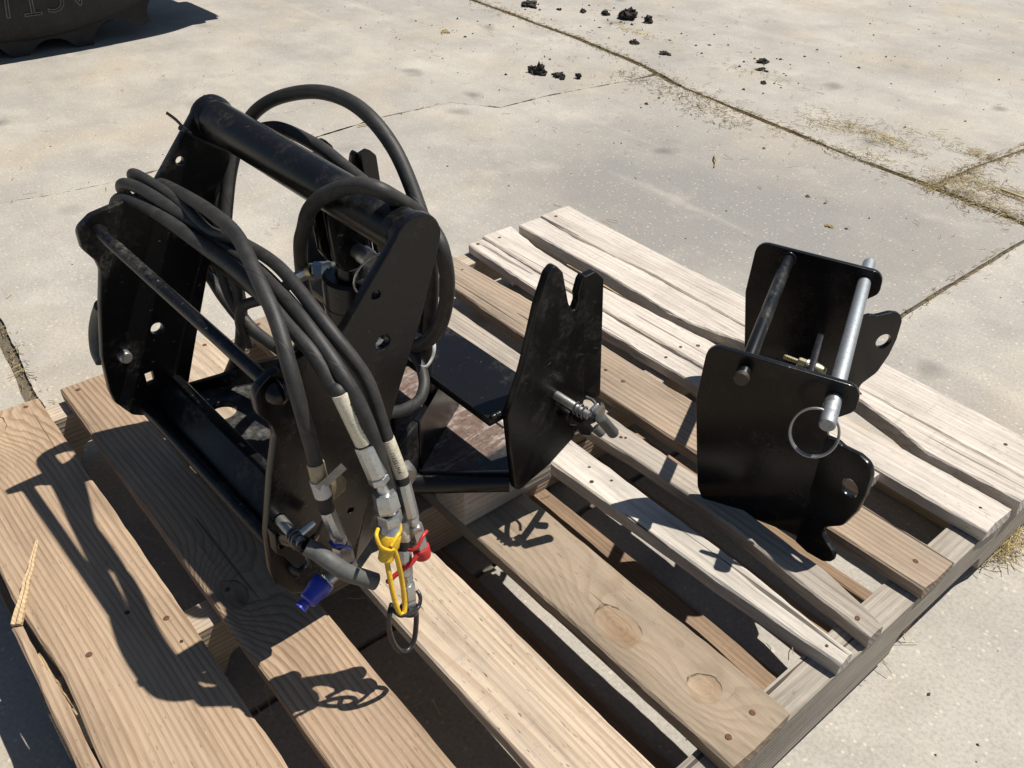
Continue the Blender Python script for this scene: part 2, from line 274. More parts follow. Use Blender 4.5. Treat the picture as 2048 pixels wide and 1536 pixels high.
LD = {'hoses':{'blue':[[-0.025,-0.02,-0.2],[-0.035,-0.05,-0.1],[-0.003,-0.0776,-0.0593],[0.0501,-0.0837,-0.0447],[0.1393,-0.0964,-0.0238],[0.203,-0.1063,-0.0107],[0.261,-0.114,-0.0066],[0.329,-0.1331,-0.0151],[0.3719,-0.1431,-0.0308],[0.4055,-0.1538,-0.0593],[0.419,-0.1552,-0.0985],[0.423,-0.1532,-0.1306],[0.427,-0.1538,-0.1479],[0.428,-0.1539,-0.1525]],'red':[[-0.02,0.0,-0.26],[-0.045,-0.04,-0.17],[-0.052,-0.08,-0.09],[-0.035,-0.0947,-0.0517],[0.014,-0.0909,-0.049],[0.1023,-0.097,-0.0391],[0.1748,-0.105,-0.0395],[0.214,-0.1029,-0.0293],[0.2406,-0.0988,-0.0289],[0.2913,-0.1006,-0.0227],[0.338,-0.1067,-0.0209],[0.4026,-0.1126,-0.0357],[0.437,-0.1023,-0.0706],[0.452,-0.1012,-0.1007],[0.46,-0.0993,-0.1283],[0.463,-0.0975,-0.1407]],'black':[[0.09,-0.0157,-0.1948],[0.04,-0.0289,-0.1775],[-0.012,-0.0329,-0.1761],[-0.04,-0.06,-0.15],[-0.05,-0.1,-0.088],[-0.03,-0.1098,-0.0592],[0.014,-0.1048,-0.0516],[0.0959,-0.1057,-0.0446],[0.1631,-0.1042,-0.0444],[0.2301,-0.1057,-0.0412],[0.2913,-0.1108,-0.0326],[0.3719,-0.122,-0.0324],[0.427,-0.1233,-0.0554],[0.452,-0.1207,-0.081],[0.462,-0.1157,-0.1146],[0.467,-0.1094,-0.1614],[0.472,-0.1039,-0.2112]],'yellow':[[0.14,-0.0064,-0.2626],[0.09,-0.0152,-0.2612],[0.04,-0.0243,-0.2525],[-0.0,-0.0325,-0.2219],[-0.025,-0.0388,-0.1955],[-0.045,-0.09,-0.16],[-0.048,-0.118,-0.1],[-0.025,-0.1169,-0.0726],[0.0255,-0.1126,-0.0631],[0.1023,-0.1162,-0.0515],[0.1975,-0.1213,-0.0419],[0.261,-0.1237,-0.036],[0.3105,-0.1284,-0.033],[0.3637,-0.1322,-0.0394],[0.4095,-0.1329,-0.0492],[0.432,-0.1307,-0.0709],[0.442,-0.1306,-0.073],[0.4505,-0.1267,-0.0972]],'H1':[[-0.01,-0.0431,-0.3597],[0.03,-0.036,-0.2955],[0.045,-0.0318,-0.2514],[0.045,-0.0271,-0.2022],[0.035,-0.0282,-0.1694],[0.025,-0.0227,-0.131],[0.01,-0.0058,-0.0957],[-0.005,0.0154,-0.0586],[-0.0131,0.045,-0.0192],[0.0223,0.055,0.0124],[0.0742,0.06,0.0367],[0.1388,0.06,0.057],[0.1953,0.06,0.0622],[0.2379,0.06,0.0529],[0.2737,0.06,0.0305],[0.3067,0.055,-0.0014],[0.3279,0.05,-0.0269],[0.3293,0.055,-0.0732],[0.3107,0.065,-0.157],[0.2878,0.075,-0.2234],[0.28,0.085,-0.29]],'H2':[[0.15,-0.0119,-0.2569],[0.1,-0.02,-0.2538],[0.055,-0.0275,-0.2421],[0.03,-0.032,-0.2146],[0.015,-0.0303,-0.1845],[0.005,-0.0234,-0.1457],[-0.005,-0.0111,-0.0997],[-0.012,0.0048,-0.0614],[-0.0107,0.038,-0.0335],[0.0268,0.045,-0.0144],[0.0657,0.05,-0.0032],[0.144,0.05,-0.0008],[0.191,0.05,-0.0079],[0.2315,0.05,-0.0146],[0.2782,0.05,-0.0298],[0.2982,0.055,-0.075],[0.2995,0.06,-0.1379],[0.29,0.07,-0.17]],'H3':[[0.13,0.041,-0.3001],[0.125,0.0354,-0.265],[0.125,0.0253,-0.2086],[0.135,0.0136,-0.1574],[0.2,-0.0191,-0.0732],[0.225,-0.0256,-0.0407],[0.25,-0.0336,-0.012],[0.272,-0.0338,0.0094],[0.295,-0.0332,0.0253],[0.313,-0.0278,0.0356],[0.328,-0.0213,0.0411],[0.345,-0.0143,0.0413],[0.35,-0.0021,0.0318],[0.3395,0.02,0.0134],[0.342,0.034,-0.0008],[0.3486,0.044,-0.0178],[0.365,0.0416,-0.0307],[0.36,0.0517,-0.0756],[0.345,0.0556,-0.1263],[0.33,0.0505,-0.1559],[0.29,0.055,-0.19]],'low':[[0.285,0.0528,-0.1884],[0.3,0.0504,-0.1916],[0.315,0.0482,-0.2009],[0.33,0.0404,-0.2114],[0.345,0.0217,-0.2155],[0.355,-0.0076,-0.2082],[0.36,-0.0331,-0.1959],[0.36,-0.06,-0.19],[0.35,-0.085,-0.19]]},'fit':{'yellow':[('label_sleeve','tube',[0.442,-0.1306,-0.073],[0.459,-0.1225,-0.1218],0.0118,0.0118,'sleeve'),('ferrule','oct',[0.459,-0.122,-0.1232],[0.468,-0.1173,-0.1559],0.0138,0.0135,'zinc'),('hex_nut','hex',[0.468,-0.1173,-0.1565],[0.47,-0.1166,-0.1639],0.0135,0.0135,'zinc'),('hose_stem','tube',[0.47,-0.117,-0.1625],[0.473,-0.1147,-0.1763],0.0065,0.0075,'zinc'),('swivel_nut','hex',[0.473,-0.1151,-0.1742],[0.477,-0.1144,-0.1941],0.015,0.0158,'zinc'),('adapter','hex',[0.478,-0.1147,-0.1957],[0.48,-0.1142,-0.2086],0.015,0.015,'zinc'),('coupling','tube',[0.48,-0.1142,-0.2086],[0.484,-0.1198,-0.2237],0.0128,0.0128,'zinc'),('dust_cap','cap',[0.483,-0.1181,-0.2178],[0.489,-0.1296,-0.2406],0.0148,0.0105,'yellow')],'blue':[('label_sleeve','tube',[0.427,-0.1538,-0.1479],[0.431,-0.1538,-0.1708],0.0116,0.0116,'sleeve_brown'),('masking_tape','tube',[0.4305,-0.1549,-0.1645],[0.433,-0.1534,-0.1832],0.0121,0.0119,'tape'),('hose_end','tube',[0.4325,-0.1538,-0.1802],[0.436,-0.1531,-0.2013],0.01,0.01,'rubber'),('ferrule','oct',[0.436,-0.1535,-0.1998],[0.441,-0.1484,-0.2331],0.0118,0.0122,'zinc'),('hex_nut','hex',[0.441,-0.1485,-0.2338],[0.442,-0.1473,-0.2425],0.0118,0.0118,'zinc'),('adapter','hex',[0.442,-0.1474,-0.2438],[0.444,-0.1447,-0.2648],0.0128,0.013,'zinc'),('coupling','tube',[0.444,-0.1452,-0.2644],[0.443,-0.1419,-0.2789],0.013,0.012,'zinc'),('plug','tube',[0.441,-0.1442,-0.2747],[0.444,-0.1748,-0.2803],0.01,0.0112,'zinc'),('plug_nut','hex',[0.4435,-0.1659,-0.2776],[0.444,-0.175,-0.2816],0.0128,0.0128,'zinc'),('dust_cap','cap',[0.444,-0.17,-0.2768],[0.448,-0.1931,-0.2844],0.015,0.012,'blue'),('cap_tab','tube',[0.448,-0.1919,-0.2832],[0.449,-0.2005,-0.2868],0.0065,0.0105,'blue')],'red':[('label_sleeve','tube',[0.46,-0.0993,-0.1283],[0.47,-0.0928,-0.1705],0.0098,0.0098,'sleeve'),('hose_end','tube',[0.47,-0.0933,-0.169],[0.472,-0.0925,-0.1791],0.0088,0.0088,'rubber'),('ferrule','oct',[0.472,-0.0929,-0.177],[0.478,-0.0903,-0.2156],0.011,0.0115,'zinc'),('hex_nut','hex',[0.478,-0.0903,-0.2156],[0.479,-0.0896,-0.2225],0.0115,0.0115,'zinc'),('hose_stem','tube',[0.479,-0.0901,-0.2202],[0.48,-0.0883,-0.2299],0.006,0.0065,'zinc'),('swivel_nut','hex',[0.48,-0.0888,-0.2276],[0.482,-0.0865,-0.2472],0.0122,0.0126,'zinc'),('adapter','hex',[0.482,-0.0865,-0.2478],[0.484,-0.085,-0.2618],0.0126,0.0122,'zinc'),('dust_cap','cap',[0.4835,-0.0856,-0.2569],[0.485,-0.0843,-0.2699],0.0132,0.0125,'red')],'black':[('label_sleeve','tube',[0.473,-0.0978,-0.221],[0.478,-0.0998,-0.2425],0.01,0.01,'sleeve'),('hose_end','tube',[0.478,-0.1003,-0.2408],[0.4805,-0.1016,-0.2528],0.009,0.009,'rubber'),('ferrule','oct',[0.4805,-0.1021,-0.2505],[0.486,-0.1059,-0.278],0.0112,0.0116,'zinc'),('hex_nut','hex',[0.486,-0.1059,-0.278],[0.4875,-0.1067,-0.2846],0.0116,0.0116,'zinc'),('hose_stem','tube',[0.4875,-0.1067,-0.2833],[0.489,-0.107,-0.2911],0.006,0.0065,'zinc'),('swivel_nut','hex',[0.489,-0.1069,-0.289],[0.492,-0.1082,-0.3065],0.0125,0.0128,'zinc'),('adapter','hex',[0.492,-0.1083,-0.3072],[0.495,-0.11,-0.3217],0.0128,0.012,'zinc'),('dust_cap','cap',[0.494,-0.1096,-0.3155],[0.4955,-0.1117,-0.3229],0.0136,0.013,'blackplastic')]},'straps':{'yellow':[([[0.487,-0.127,-0.2414],[0.493,-0.129,-0.2567],[0.499,-0.1302,-0.2784],[0.503,-0.1291,-0.2973],[0.504,-0.1267,-0.3048],[0.503,-0.1218,-0.3046],[0.499,-0.1181,-0.2915],[0.495,-0.1177,-0.2634],[0.494,-0.1201,-0.2385],[0.493,-0.1221,-0.2267]],0.0038),([[0.4945,-0.126,-0.2187],[0.493,-0.1197,-0.2152],[0.49,-0.1123,-0.2124],[0.487,-0.1098,-0.2086],[0.484,-0.1093,-0.2087]],0.0028),([[0.482,-0.1302,-0.2039],[0.489,-0.1368,-0.2027],[0.4935,-0.1364,-0.2122],[0.495,-0.1298,-0.2208],[0.494,-0.1227,-0.2254]],0.0028)],'blue':[([[0.444,-0.1584,-0.2311],[0.451,-0.1585,-0.23],[0.454,-0.1522,-0.2333],[0.45,-0.1419,-0.2466]],0.0028)],'red':[([[0.489,-0.1029,-0.2449],[0.494,-0.1013,-0.2413],[0.495,-0.0961,-0.238],[0.493,-0.089,-0.2325],[0.49,-0.082,-0.233]],0.0026),([[0.491,-0.0955,-0.2561],[0.491,-0.1035,-0.2621],[0.489,-0.1139,-0.2658],[0.487,-0.1256,-0.2715],[0.487,-0.1279,-0.2718]],0.0036)],'black':[([[0.493,-0.1288,-0.298],[0.499,-0.1356,-0.2994],[0.502,-0.1397,-0.3115],[0.504,-0.1398,-0.3261],[0.506,-0.1369,-0.342],[0.507,-0.1305,-0.3552],[0.507,-0.1228,-0.3589],[0.505,-0.1142,-0.3542],[0.503,-0.1096,-0.3398],[0.501,-0.1068,-0.3248],[0.5,-0.107,-0.3195]],0.004),([[0.495,-0.1313,-0.297],[0.501,-0.1323,-0.298],[0.505,-0.128,-0.3043],[0.506,-0.1201,-0.3077],[0.504,-0.1116,-0.3121],[0.502,-0.1046,-0.3136],[0.499,-0.0997,-0.3098],[0.495,-0.0977,-0.3061],[0.491,-0.0976,-0.3046]],0.003)]},'latch':{'Bpin':[[0.385,-0.1764,-0.2368],[0.43,-0.1799,-0.2307]],'Bstrap':[[0.3845,-0.1867,-0.254],[0.415,-0.1848,-0.2375],[0.43,-0.182,-0.2346],[0.425,-0.1632,-0.2378],[0.4,-0.1426,-0.256]],'Broll':[[0.43,-0.1782,-0.2175],[0.432,-0.1653,-0.2097]],'Bhandle':[[0.436,-0.1788,-0.2299],[0.444,-0.1737,-0.2336],[0.458,-0.1707,-0.2354],[0.47,-0.1611,-0.2478],[0.476,-0.1486,-0.2594],[0.482,-0.1378,-0.2686]],'Bplate':[[0.39,-0.1901,-0.2371],[0.39,-0.1864,-0.241],[0.39,-0.1736,-0.2657],[0.39,-0.1627,-0.2768],[0.39,-0.1618,-0.2918],[0.39,-0.1703,-0.3002],[0.39,-0.1761,-0.2924],[0.39,-0.1844,-0.272],[0.39,-0.1913,-0.2636]],'Dpin':[[0.41,0.1691,-0.2437],[0.462,0.1697,-0.243]],'Dstrap':[[0.411,0.1916,-0.2753],[0.44,0.1712,-0.2574],[0.46,0.1675,-0.2481],[0.46,0.1826,-0.251],[0.43,0.2309,-0.2855],[0.42,0.2433,-0.2909]],'Droll':[[0.455,0.179,-0.2464],[0.457,0.1892,-0.2388]],'Dhandle':[[0.45,0.197,-0.282],[0.458,0.2023,-0.2897]],'Dknob':[[0.47,0.1785,-0.2441],[0.478,0.1982,-0.2746]],'Dclip':[[0.43,0.1989,-0.2497],[0.44,0.1983,-0.2478],[0.45,0.1924,-0.2446]],'Dbolt':[[0.408,0.2105,-0.3215],[0.418,0.2051,-0.309]],'Dlatchplate':[[0.425,0.1759,-0.2587],[0.425,0.1884,-0.2757],[0.425,0.2151,-0.2998],[0.425,0.2237,-0.3122],[0.425,0.2178,-0.3226],[0.425,0.2026,-0.3127],[0.425,0.1899,-0.2902],[0.425,0.1792,-0.2845],[0.425,0.1715,-0.2728]],'Ahandle':[[-0.015,-0.1712,-0.1919],[-0.03,-0.1748,-0.214],[-0.036,-0.1804,-0.2363],[-0.03,-0.186,-0.2566],[-0.018,-0.1871,-0.2662]],'Abolt':[[0.0,-0.1667,-0.2582],[0.008,-0.1689,-0.2529]],'cylpin':[[0.225,0.0261,-0.0842],[0.262,0.0188,-0.0731]],'cylfit':[[0.2,0.0188,-0.1171],[0.19,0.0145,-0.12],[0.185,0.0101,-0.1181],[0.18,0.0033,-0.1204],[0.172,-0.0021,-0.1258],[0.163,-0.0104,-0.1332],[0.15,-0.0243,-0.1497],[0.13,-0.0409,-0.1659]],'ziptie_tail':[[-0.0,-0.0354,-0.0059],[-0.012,-0.0395,0.0043],[-0.02,-0.046,0.0121]],'tie':None,'white_tie':[[0.29,0.0537,-0.193],[0.285,0.0607,-0.1851],[0.29,0.0655,-0.1825],[0.3,0.0665,-0.1757],[0.315,0.0647,-0.1685],[0.32,0.0633,-0.1779],[0.32,0.0601,-0.19],[0.32,0.0515,-0.1983],[0.315,0.0456,-0.1976],[0.3,0.0486,-0.2004]]}}

# ---------------------------------------------------------------- object helpers
def tag(o, label=None, cat=None, group=None, kind=None):
    if label: o['label'] = label
    if cat: o['category'] = cat
    if group: o['group'] = group
    if kind: o['kind'] = kind
    return o

def link(name, me, mat=None, parent=None, smooth=None):
    o = D.objects.new(name, me); COL.objects.link(o)
    if mat:
        me.materials.clear(); me.materials.append(MATS[mat] if isinstance(mat, str) else mat)
    if smooth is not None and me.polygons:
        me.polygons.foreach_set('use_smooth', [True] * len(me.polygons))
        if smooth < 180: me.set_sharp_from_angle(angle=R(smooth))
    if parent: o.parent = parent
    return o

def empty(name, matrix, label, cat, group=None):
    o = D.objects.new(name, None); COL.objects.link(o); o.matrix_world = matrix
    o.empty_display_size = .05
    return tag(o, label, cat, group)

def bm_mesh(bm, name='mesh'):
    bmesh.ops.recalc_face_normals(bm, faces=bm.faces)
    me = D.meshes.new(name); bm.to_mesh(me); bm.free(); return me

def fillet(pts, r=0.0, n=5):
    """round the corners of a 2D polygon; a point is (x, y) or (x, y, radius)"""
    out = []; N = len(pts)
    for i, p in enumerate(pts):
        rad = p[2] if len(p) > 2 else r
        c = Vector(p[:2]); a = Vector(pts[i - 1][:2]) - c; b = Vector(pts[(i + 1) % N][:2]) - c
        la, lb = a.length, b.length
        if rad <= 0 or la < 1e-6 or lb < 1e-6: out.append(c); continue
        a /= la; b /= lb
        ang = math.acos(max(-1, min(1, a.dot(b))))
        if ang > 3.05 or ang < .05: out.append(c); continue
        t = min(rad / math.tan(ang / 2), la * .48, lb * .48); rr = t * math.tan(ang / 2)
        o = c + (a + b).normalized() * (rr / math.sin(ang / 2))
        s = c + a * t - o; e = c + b * t - o
        a0 = math.atan2(s.y, s.x); da = math.atan2(e.y, e.x) - a0
        while da > math.pi: da -= 2 * math.pi
        while da < -math.pi: da += 2 * math.pi
        for k in range(n + 1):
            out.append(o + Vector((math.cos(a0 + da * k / n), math.sin(a0 + da * k / n))) * rr)
    return out

def circle2(x, y, r, n=20): return [Vector((x + r * math.cos(2 * math.pi * k / n), y + r * math.sin(2 * math.pi * k / n))) for k in range(n)]

def plate(name, outline, frame, thick, mat, parent, holes=(), bev=.0012, r=0.0):
    """flat plate cut from a 2D outline, z 0..thick of FRAME (origin, ex, ey)"""
    cu = D.curves.new(name, 'CURVE'); cu.dimensions = '2D'; cu.fill_mode = 'BOTH'
    for poly in [fillet(outline, r)] + list(holes):
        s = cu.splines.new('POLY'); s.points.add(len(poly) - 1); s.use_cyclic_u = True
        for q, v in zip(s.points, poly): q.co = (v[0], v[1], 0, 1)
    cu.extrude = thick / 2 - bev; cu.bevel_depth = bev; cu.bevel_resolution = 1; cu.offset = -bev
    tmp = D.objects.new('tmp', cu); COL.objects.link(tmp)
    dg = bpy.context.evaluated_depsgraph_get()
    me = D.meshes.new_from_object(tmp.evaluated_get(dg))
    D.objects.remove(tmp); D.curves.remove(cu)
    o, ex, ey = (Vector(v) for v in frame); ex = ex.normalized(); ez = ex.cross(ey).normalized(); ey = ez.cross(ex)
    mt = Matrix((ex, ey, ez)).transposed().to_4x4(); mt.translation = o + ez * (thick / 2)
    me.transform(mt); me.name = name
    return link(name, me, mat, parent, 35)

def smooth_pts(pts, n=8):
    P = [Vector(p) for p in pts]; out = []
    for i in range(len(P) - 1):
        p0 = P[max(i - 1, 0)]; p1 = P[i]; p2 = P[i + 1]; p3 = P[min(i + 2, len(P) - 1)]
        for k in range(n):
            t = k / n
            out.append(.5 * ((2 * p1) + (p2 - p0) * t + (2 * p0 - 5 * p1 + 4 * p2 - p3) * t * t + (3 * p1 - p0 - 3 * p2 + p3) * t ** 3))
    out.append(P[-1]); return out

def relax(P, it=2):
    for _ in range(it):
        P = [P[0]] + [(P[i - 1] + P[i] * 2 + P[i + 1]) / 4 for i in range(1, len(P) - 1)] + [P[-1]]
    return P

def tube_mesh(path, rad, segs=14, cap=True, flat=None, closed=False):
    """sweep a circle (or a strip of half sizes FLAT) along a path, with UV: u round it, v metres along it"""
    bm = bmesh.new(); uvl = bm.loops.layers.uv.new('uv')
    P = [Vector(p) for p in path]; n = len(P)
    tans = [(P[(i + 1) % n if closed else min(i + 1, n - 1)] - P[(i - 1) % n if closed else max(i - 1, 0)]).normalized() for i in range(n)]
    ref = Vector((0, 0, 1)) if abs(tans[0].z) < .9 else Vector((1, 0, 0))
    u = tans[0].cross(ref).normalized(); L = 0; rings = []; lens = []
    for i in range(n):
        u = (u - tans[i] * u.dot(tans[i])).normalized(); v = tans[i].cross(u)
        if i: L += (P[i] - P[i - 1]).length
        r = rad[i] if isinstance(rad, (list, tuple)) else rad
        ring = []
        for k in range(segs):
            a = 2 * math.pi * k / segs
            ring.append(bm.verts.new(P[i] + (u * math.cos(a) * (flat[0] if flat else r) + v * math.sin(a) * (flat[1] if flat else r))))
        rings.append(ring); lens.append(L)
    m = n if closed else n - 1
    for i in range(m):
        j = (i + 1) % n
        for k in range(segs):
            f = bm.faces.new((rings[i][k], rings[i][(k + 1) % segs], rings[j][(k + 1) % segs], rings[j][k])); f.smooth = True
            uu = (k / segs, (k + 1) / segs); l0, l1 = lens[i], lens[j] if j else L
            for lp, q in zip(f.loops, ((uu[0], l0), (uu[1], l0), (uu[1], l1), (uu[0], l1))): lp[uvl].uv = q
    if cap and not closed:
        bm.faces.new(rings[0][::-1]); bm.faces.new(rings[-1])
    me = D.meshes.new('tube'); bm.to_mesh(me); bm.free(); return me

def tube(name, path, rad, mat, parent, segs=14, n=6, cap=True, flat=None, closed=False, smooth=True, ang=50):
    P = smooth_pts(path, n) if smooth and len(path) > 2 else path
    return link(name, tube_mesh(P, rad, segs, cap, flat, closed), mat, parent, ang)

def lathe_mesh(prof, segs=28, flat_facets=False):
    """PROF: (z, r) list revolved round z"""
    bm = bmesh.new(); rings = []
    for z, r in prof:
        rings.append([bm.verts.new((r * math.cos(2 * math.pi * k / segs), r * math.sin(2 * math.pi * k / segs), z)) for k in range(segs)])
    for a, b in zip(rings, rings[1:]):
        for k in range(segs): bm.faces.new((a[k], a[(k + 1) % segs], b[(k + 1) % segs], b[k]))
    bm.faces.new(rings[0][::-1]); bm.faces.new(rings[-1])
    return bm_mesh(bm)

def axis_matrix(p0, p1, roll=0.0):
    d = (Vector(p1) - Vector(p0)).normalized()
    q = d.to_track_quat('Z', 'Y').to_matrix().to_4x4() @ Matrix.Rotation(roll, 4, 'Z')
    q.translation = Vector(p0); return q

def lathe(name, p0, p1, prof, mat, parent, segs=28, ang=35, roll=0.0):
    """PROF: (fraction along p0-p1, radius)"""
    L = (Vector(p1) - Vector(p0)).length
    me = lathe_mesh([(z * L, r) for z, r in prof], segs); me.transform(axis_matrix(p0, p1, roll))
    return link(name, me, mat, parent, ang)

def box_mesh(c, s, bev=.001, mt=None):
    bm = bmesh.new(); bmesh.ops.create_cube(bm, size=1.0, matrix=Matrix.Translation(c) @ Matrix.Diagonal((*s, 1)))
    if bev: bmesh.ops.bevel(bm, geom=list(bm.edges), offset=bev, segments=2, affect='EDGES', profile=.5)
    if mt: bm.transform(mt)
    return bm_mesh(bm)

def text_mesh(body, size, extrude=0.0, outline=0.0):
    cu = D.curves.new('text', 'FONT'); cu.body = body; cu.size = size; cu.extrude = extrude; cu.align_x = 'CENTER'; cu.align_y = 'CENTER'; cu.resolution_u = 3
    if outline: cu.fill_mode = 'NONE'; cu.bevel_depth = outline; cu.bevel_resolution = 1
    tmp = D.objects.new('tmp', cu); COL.objects.link(tmp)
    me = D.meshes.new_from_object(tmp.evaluated_get(bpy.context.evaluated_depsgraph_get()))
    D.objects.remove(tmp); D.curves.remove(cu); return me

def nz(x, y=0.0, z=0.0): return noise.noise(Vector((x, y, z)))

# ================================================================ GROUND
base = D.meshes.new('ground'); S = 120
base.from_pydata([(-S, -S, -.0065), (S, -S, -.0065), (S, S, -.0065), (-S, S, -.0065)], [], [(0, 1, 2, 3)])
ground = tag(link('ground', base, 'soil'), kind='structure')

def jagline(pts, amp, step=.02, seed=0.0):
    out = []
    for a, b in zip(pts, pts[1:]):
        a = Vector(a); b = Vector(b); L = (b - a).length; n = max(1, int(L / step)) if L < 8 else 1
        nr = Vector((-(b - a).y, (b - a).x)).normalized()
        for k in range(n):
            p = a.lerp(b, k / n)
            j = nz(p.x * 9 + seed, p.y * 9) * amp + nz(p.x * 45 + seed, p.y * 45, 3) * amp * .6
            out.append(p + nr * j)
    out.append(Vector(pts[-1])); return out

B = 45.0
X1 = [(-B, 8.3363), (-6.8503, 2.7), (-1.9321, 1.9577), (-1.2539, 1.9129), (-0.8419, 1.8577), (-0.6277, 1.7885), (-0.268, 1.7525), (0.0541, 1.7097), (0.2696, 1.7051), (0.4742, 1.6796), (0.5456, 1.6697), (1.2988, 1.6597), (3.9497, 1.6597), (B, 1.6597)]
def shift(pts, dx, dy): return [(x + dx, y + dy) for x, y in pts]
X3 = [(-B, -0.3331), (-4.8866, -0.3331), (-1.0085, -0.3253), (-0.4675, -0.3155), (-0.2043, -0.3381), (0.585, -0.343), (2.9679, -0.343), (B, -0.343)]
CR = [(-1.0183, -0.3253), (-1.033, -0.1564), (-1.0075, -0.0681), (-0.9849, 0.1097), (-1.0163, 0.4032), (-0.9505, 0.6389), (-0.9751, 0.8686), (-0.9564, 1.1091), (-0.8288, 1.2024), (-0.8229, 1.3998), (-0.7777, 1.6796), (-0.7728, 1.8354)]
Y1 = [(0.585, -0.343), (0.585, 0.3836), (0.586, 1.0404), (0.5831, 1.2574), (0.587, 1.6692)]
Y2 = [(0.2964, 1.7018), (0.2944, 1.7424), (0.3013, 1.9388), (0.3239, 2.143), (0.3759, 3.9181), (0.3759, B)]

def slab(outline, film=.25):
    P = [Vector((p[0], p[1])) for p in outline]
    Q = [P[0]]
    for p in P[1:]:
        if (p - Q[-1]).length > 1e-4: Q.append(p)
    if (Q[0] - Q[-1]).length < 1e-4: Q.pop()
    n = len(Q)
    tri = geometry.tessellate_polygon([[Vector((p.x, p.y, 0)) for p in Q]])
    vs = [(p.x, p.y, 0) for p in Q] + [(p.x, p.y, -.05) for p in Q]
    fs = [f if (Q[f[1]] - Q[f[0]]).cross(Q[f[2]] - Q[f[0]]) > 0 else f[::-1] for f in tri]
    area = sum(Q[k].x * Q[(k + 1) % n].y - Q[(k + 1) % n].x * Q[k].y for k in range(n))
    for k in range(n):
        a, b = k, (k + 1) % n
        fs.append((a, n + a, n + b, b) if area > 0 else (b, n + b, n + a, a))
    me = D.meshes.new('slab'); me.from_pydata(vs, [], fs)
    o = link('slab', me, 'concrete', ground); o.color = (film, 0, 0, 1); return o
def upto(pts, x0, x1): return [p for p in pts if x0 - 1e-6 <= p[0] <= x1 + 1e-6]
g1, g3, gy, gc = .0105, .010, .005, .0008
J = lambda pts, amp=.004, s=0.0: jagline(pts, amp, .015, s)
# middle slab (the pallet stands on it), the one left of the crack, the one right of the joint
mid = J([(-1.0183 + gc, -0.3253 + g3), (-0.4675, -0.3155 + g3), (-0.2043, -0.3381 + g3), (0.585 - gy, -0.343 + g3)], .004, 1)[:-1] \
    + J([(x - gy, y) for x, y in Y1[:-1]] + [(0.587 - gy, 1.6692 - g1)], .003, 2)[:-1] \
    + J([(0.587 - gy, 1.6692 - g1), (0.3661, 1.6931 - g1), (0.1138, 1.7084 - g1), (-0.2829, 1.754 - g1), (-0.6884, 1.8081 - g1), (-0.7728 + gc, 1.8354 - g1)], .005, 3)[:-1] \
    + J([(x + gc, y) for x, y in CR[::-1]][1:], .007, 4)
slab(mid, 1.0)
left = J([(x - gc, y) for x, y in CR[:-1]] + [(-0.7728 - gc, 1.8354 - g1)], .007, 4)[:-1] \
    + J([(-0.7728 - gc, 1.8354 - g1)] + shift([p for p in X1[::-1] if p[0] < -.81], 0, -g1), .005, 5) + [Vector((-B, -.33 + g3))] \
    + J(shift([(-4.8866, -0.3331), (-1.0183, -0.3253)], 0, g3), .004, 6)[:-1]
slab(left)
slab(J([(x + gy, y) for x, y in Y1[:-1]] + [(0.587 + gy, 1.6692 - g1)], .003, 2)[:-1] + J([(0.587 + gy, 1.6692 - g1), (1.2988, 1.6597 - g1), (3.9497, 1.6597 - g1)], .004, 7) + [Vector((B, 1.6597 - g1)), Vector((B, -.34 + g3))] + J([(2.9679, -0.343 + g3), (0.585 + gy, -0.343 + g3)], .004, 8)[:-1])
slab(J(shift(X3[::-1], 0, -g3), .004, 9) + [Vector((-B, -B)), Vector((B, -B))])
slab(J(shift([p for p in X1 if p[0] < .1], 0, g1) + [(0.2915, 1.7024 + g1)], .006, 10)[:-1] + J([(0.2915, 1.7024 + g1)] + [(x - .005, y) for x, y in Y2[1:]], .004, 11) + [Vector((-B, B))])
slab(J([(x + .005, y) for x, y in Y2[::-1][:-1]] + [(0.3013, 1.7011 + g1)], .004, 11)[:-1] + J([(0.3013, 1.7011 + g1)] + shift([p for p in X1 if p[0] > .3], 0, g1), .005, 12) + [Vector((B, B))])

# ================================================================ PALLET
DK = .123; TH = .019
W_PALE = wood('sun_bleached_board', (0.606, 0.546, 0.482), (0.419, 0.351, 0.287), 95, grey=(0.460, 0.424, 0.384), greyamt=.38, ring=.45, wander=4, rough=.7, chk_amt=.6)
W_PINE = wood('weathered_pine_board', (.74, .605, .45), (.30, .19, .11), 135, grey=(.50, .44, .36), greyamt=.26, ring=1.0, wander=5.0, rough=.7, knots=((.030, -.425, .030, .021, 6.0),), knotcol=(.35, .24, .15))
W_PINE2 = wood('weathered_pine_board_with_dark_knot', (.69, .555, .405), (.25, .155, .09), 135, grey=(.45, .385, .315), greyamt=.30, ring=1.0, wander=4.2, rough=.7, knots=((.520, -.300, .026, .018, 8.0),), knotcol=(.12, .068, .04))
W_PINE3 = wood('rough_sawn_pine_board', (.575, .46, .34), (.37, .25, .16), 70, grey=(.46, .395, .32), greyamt=.36, ring=.80, wander=9, rough=1.0)
W_KNOT = wood('grey_board_with_two_knots', (.52, .43, .32), (.27, .20, .135), 75, grey=(.34, .30, .25), greyamt=.48, ring=.70, wander=6, rough=.9, knots=((.826, .008, .033, .021, 4.5), (.940, .020, .019, .018, 3.5)), knotcol=(.25, .16, .092))
W_GREY = wood('grey_worn_board', (0.457, 0.397, 0.329), (0.258, 0.206, 0.162), 120, grey=(0.340, 0.308, 0.272), greyamt=.42, ring=.55)
W_BROWN = wood('brown_worn_board', (0.361, 0.277, 0.201), (0.179, 0.123, 0.081), 140, grey=(0.283, 0.243, 0.203), greyamt=.32, ring=.55)
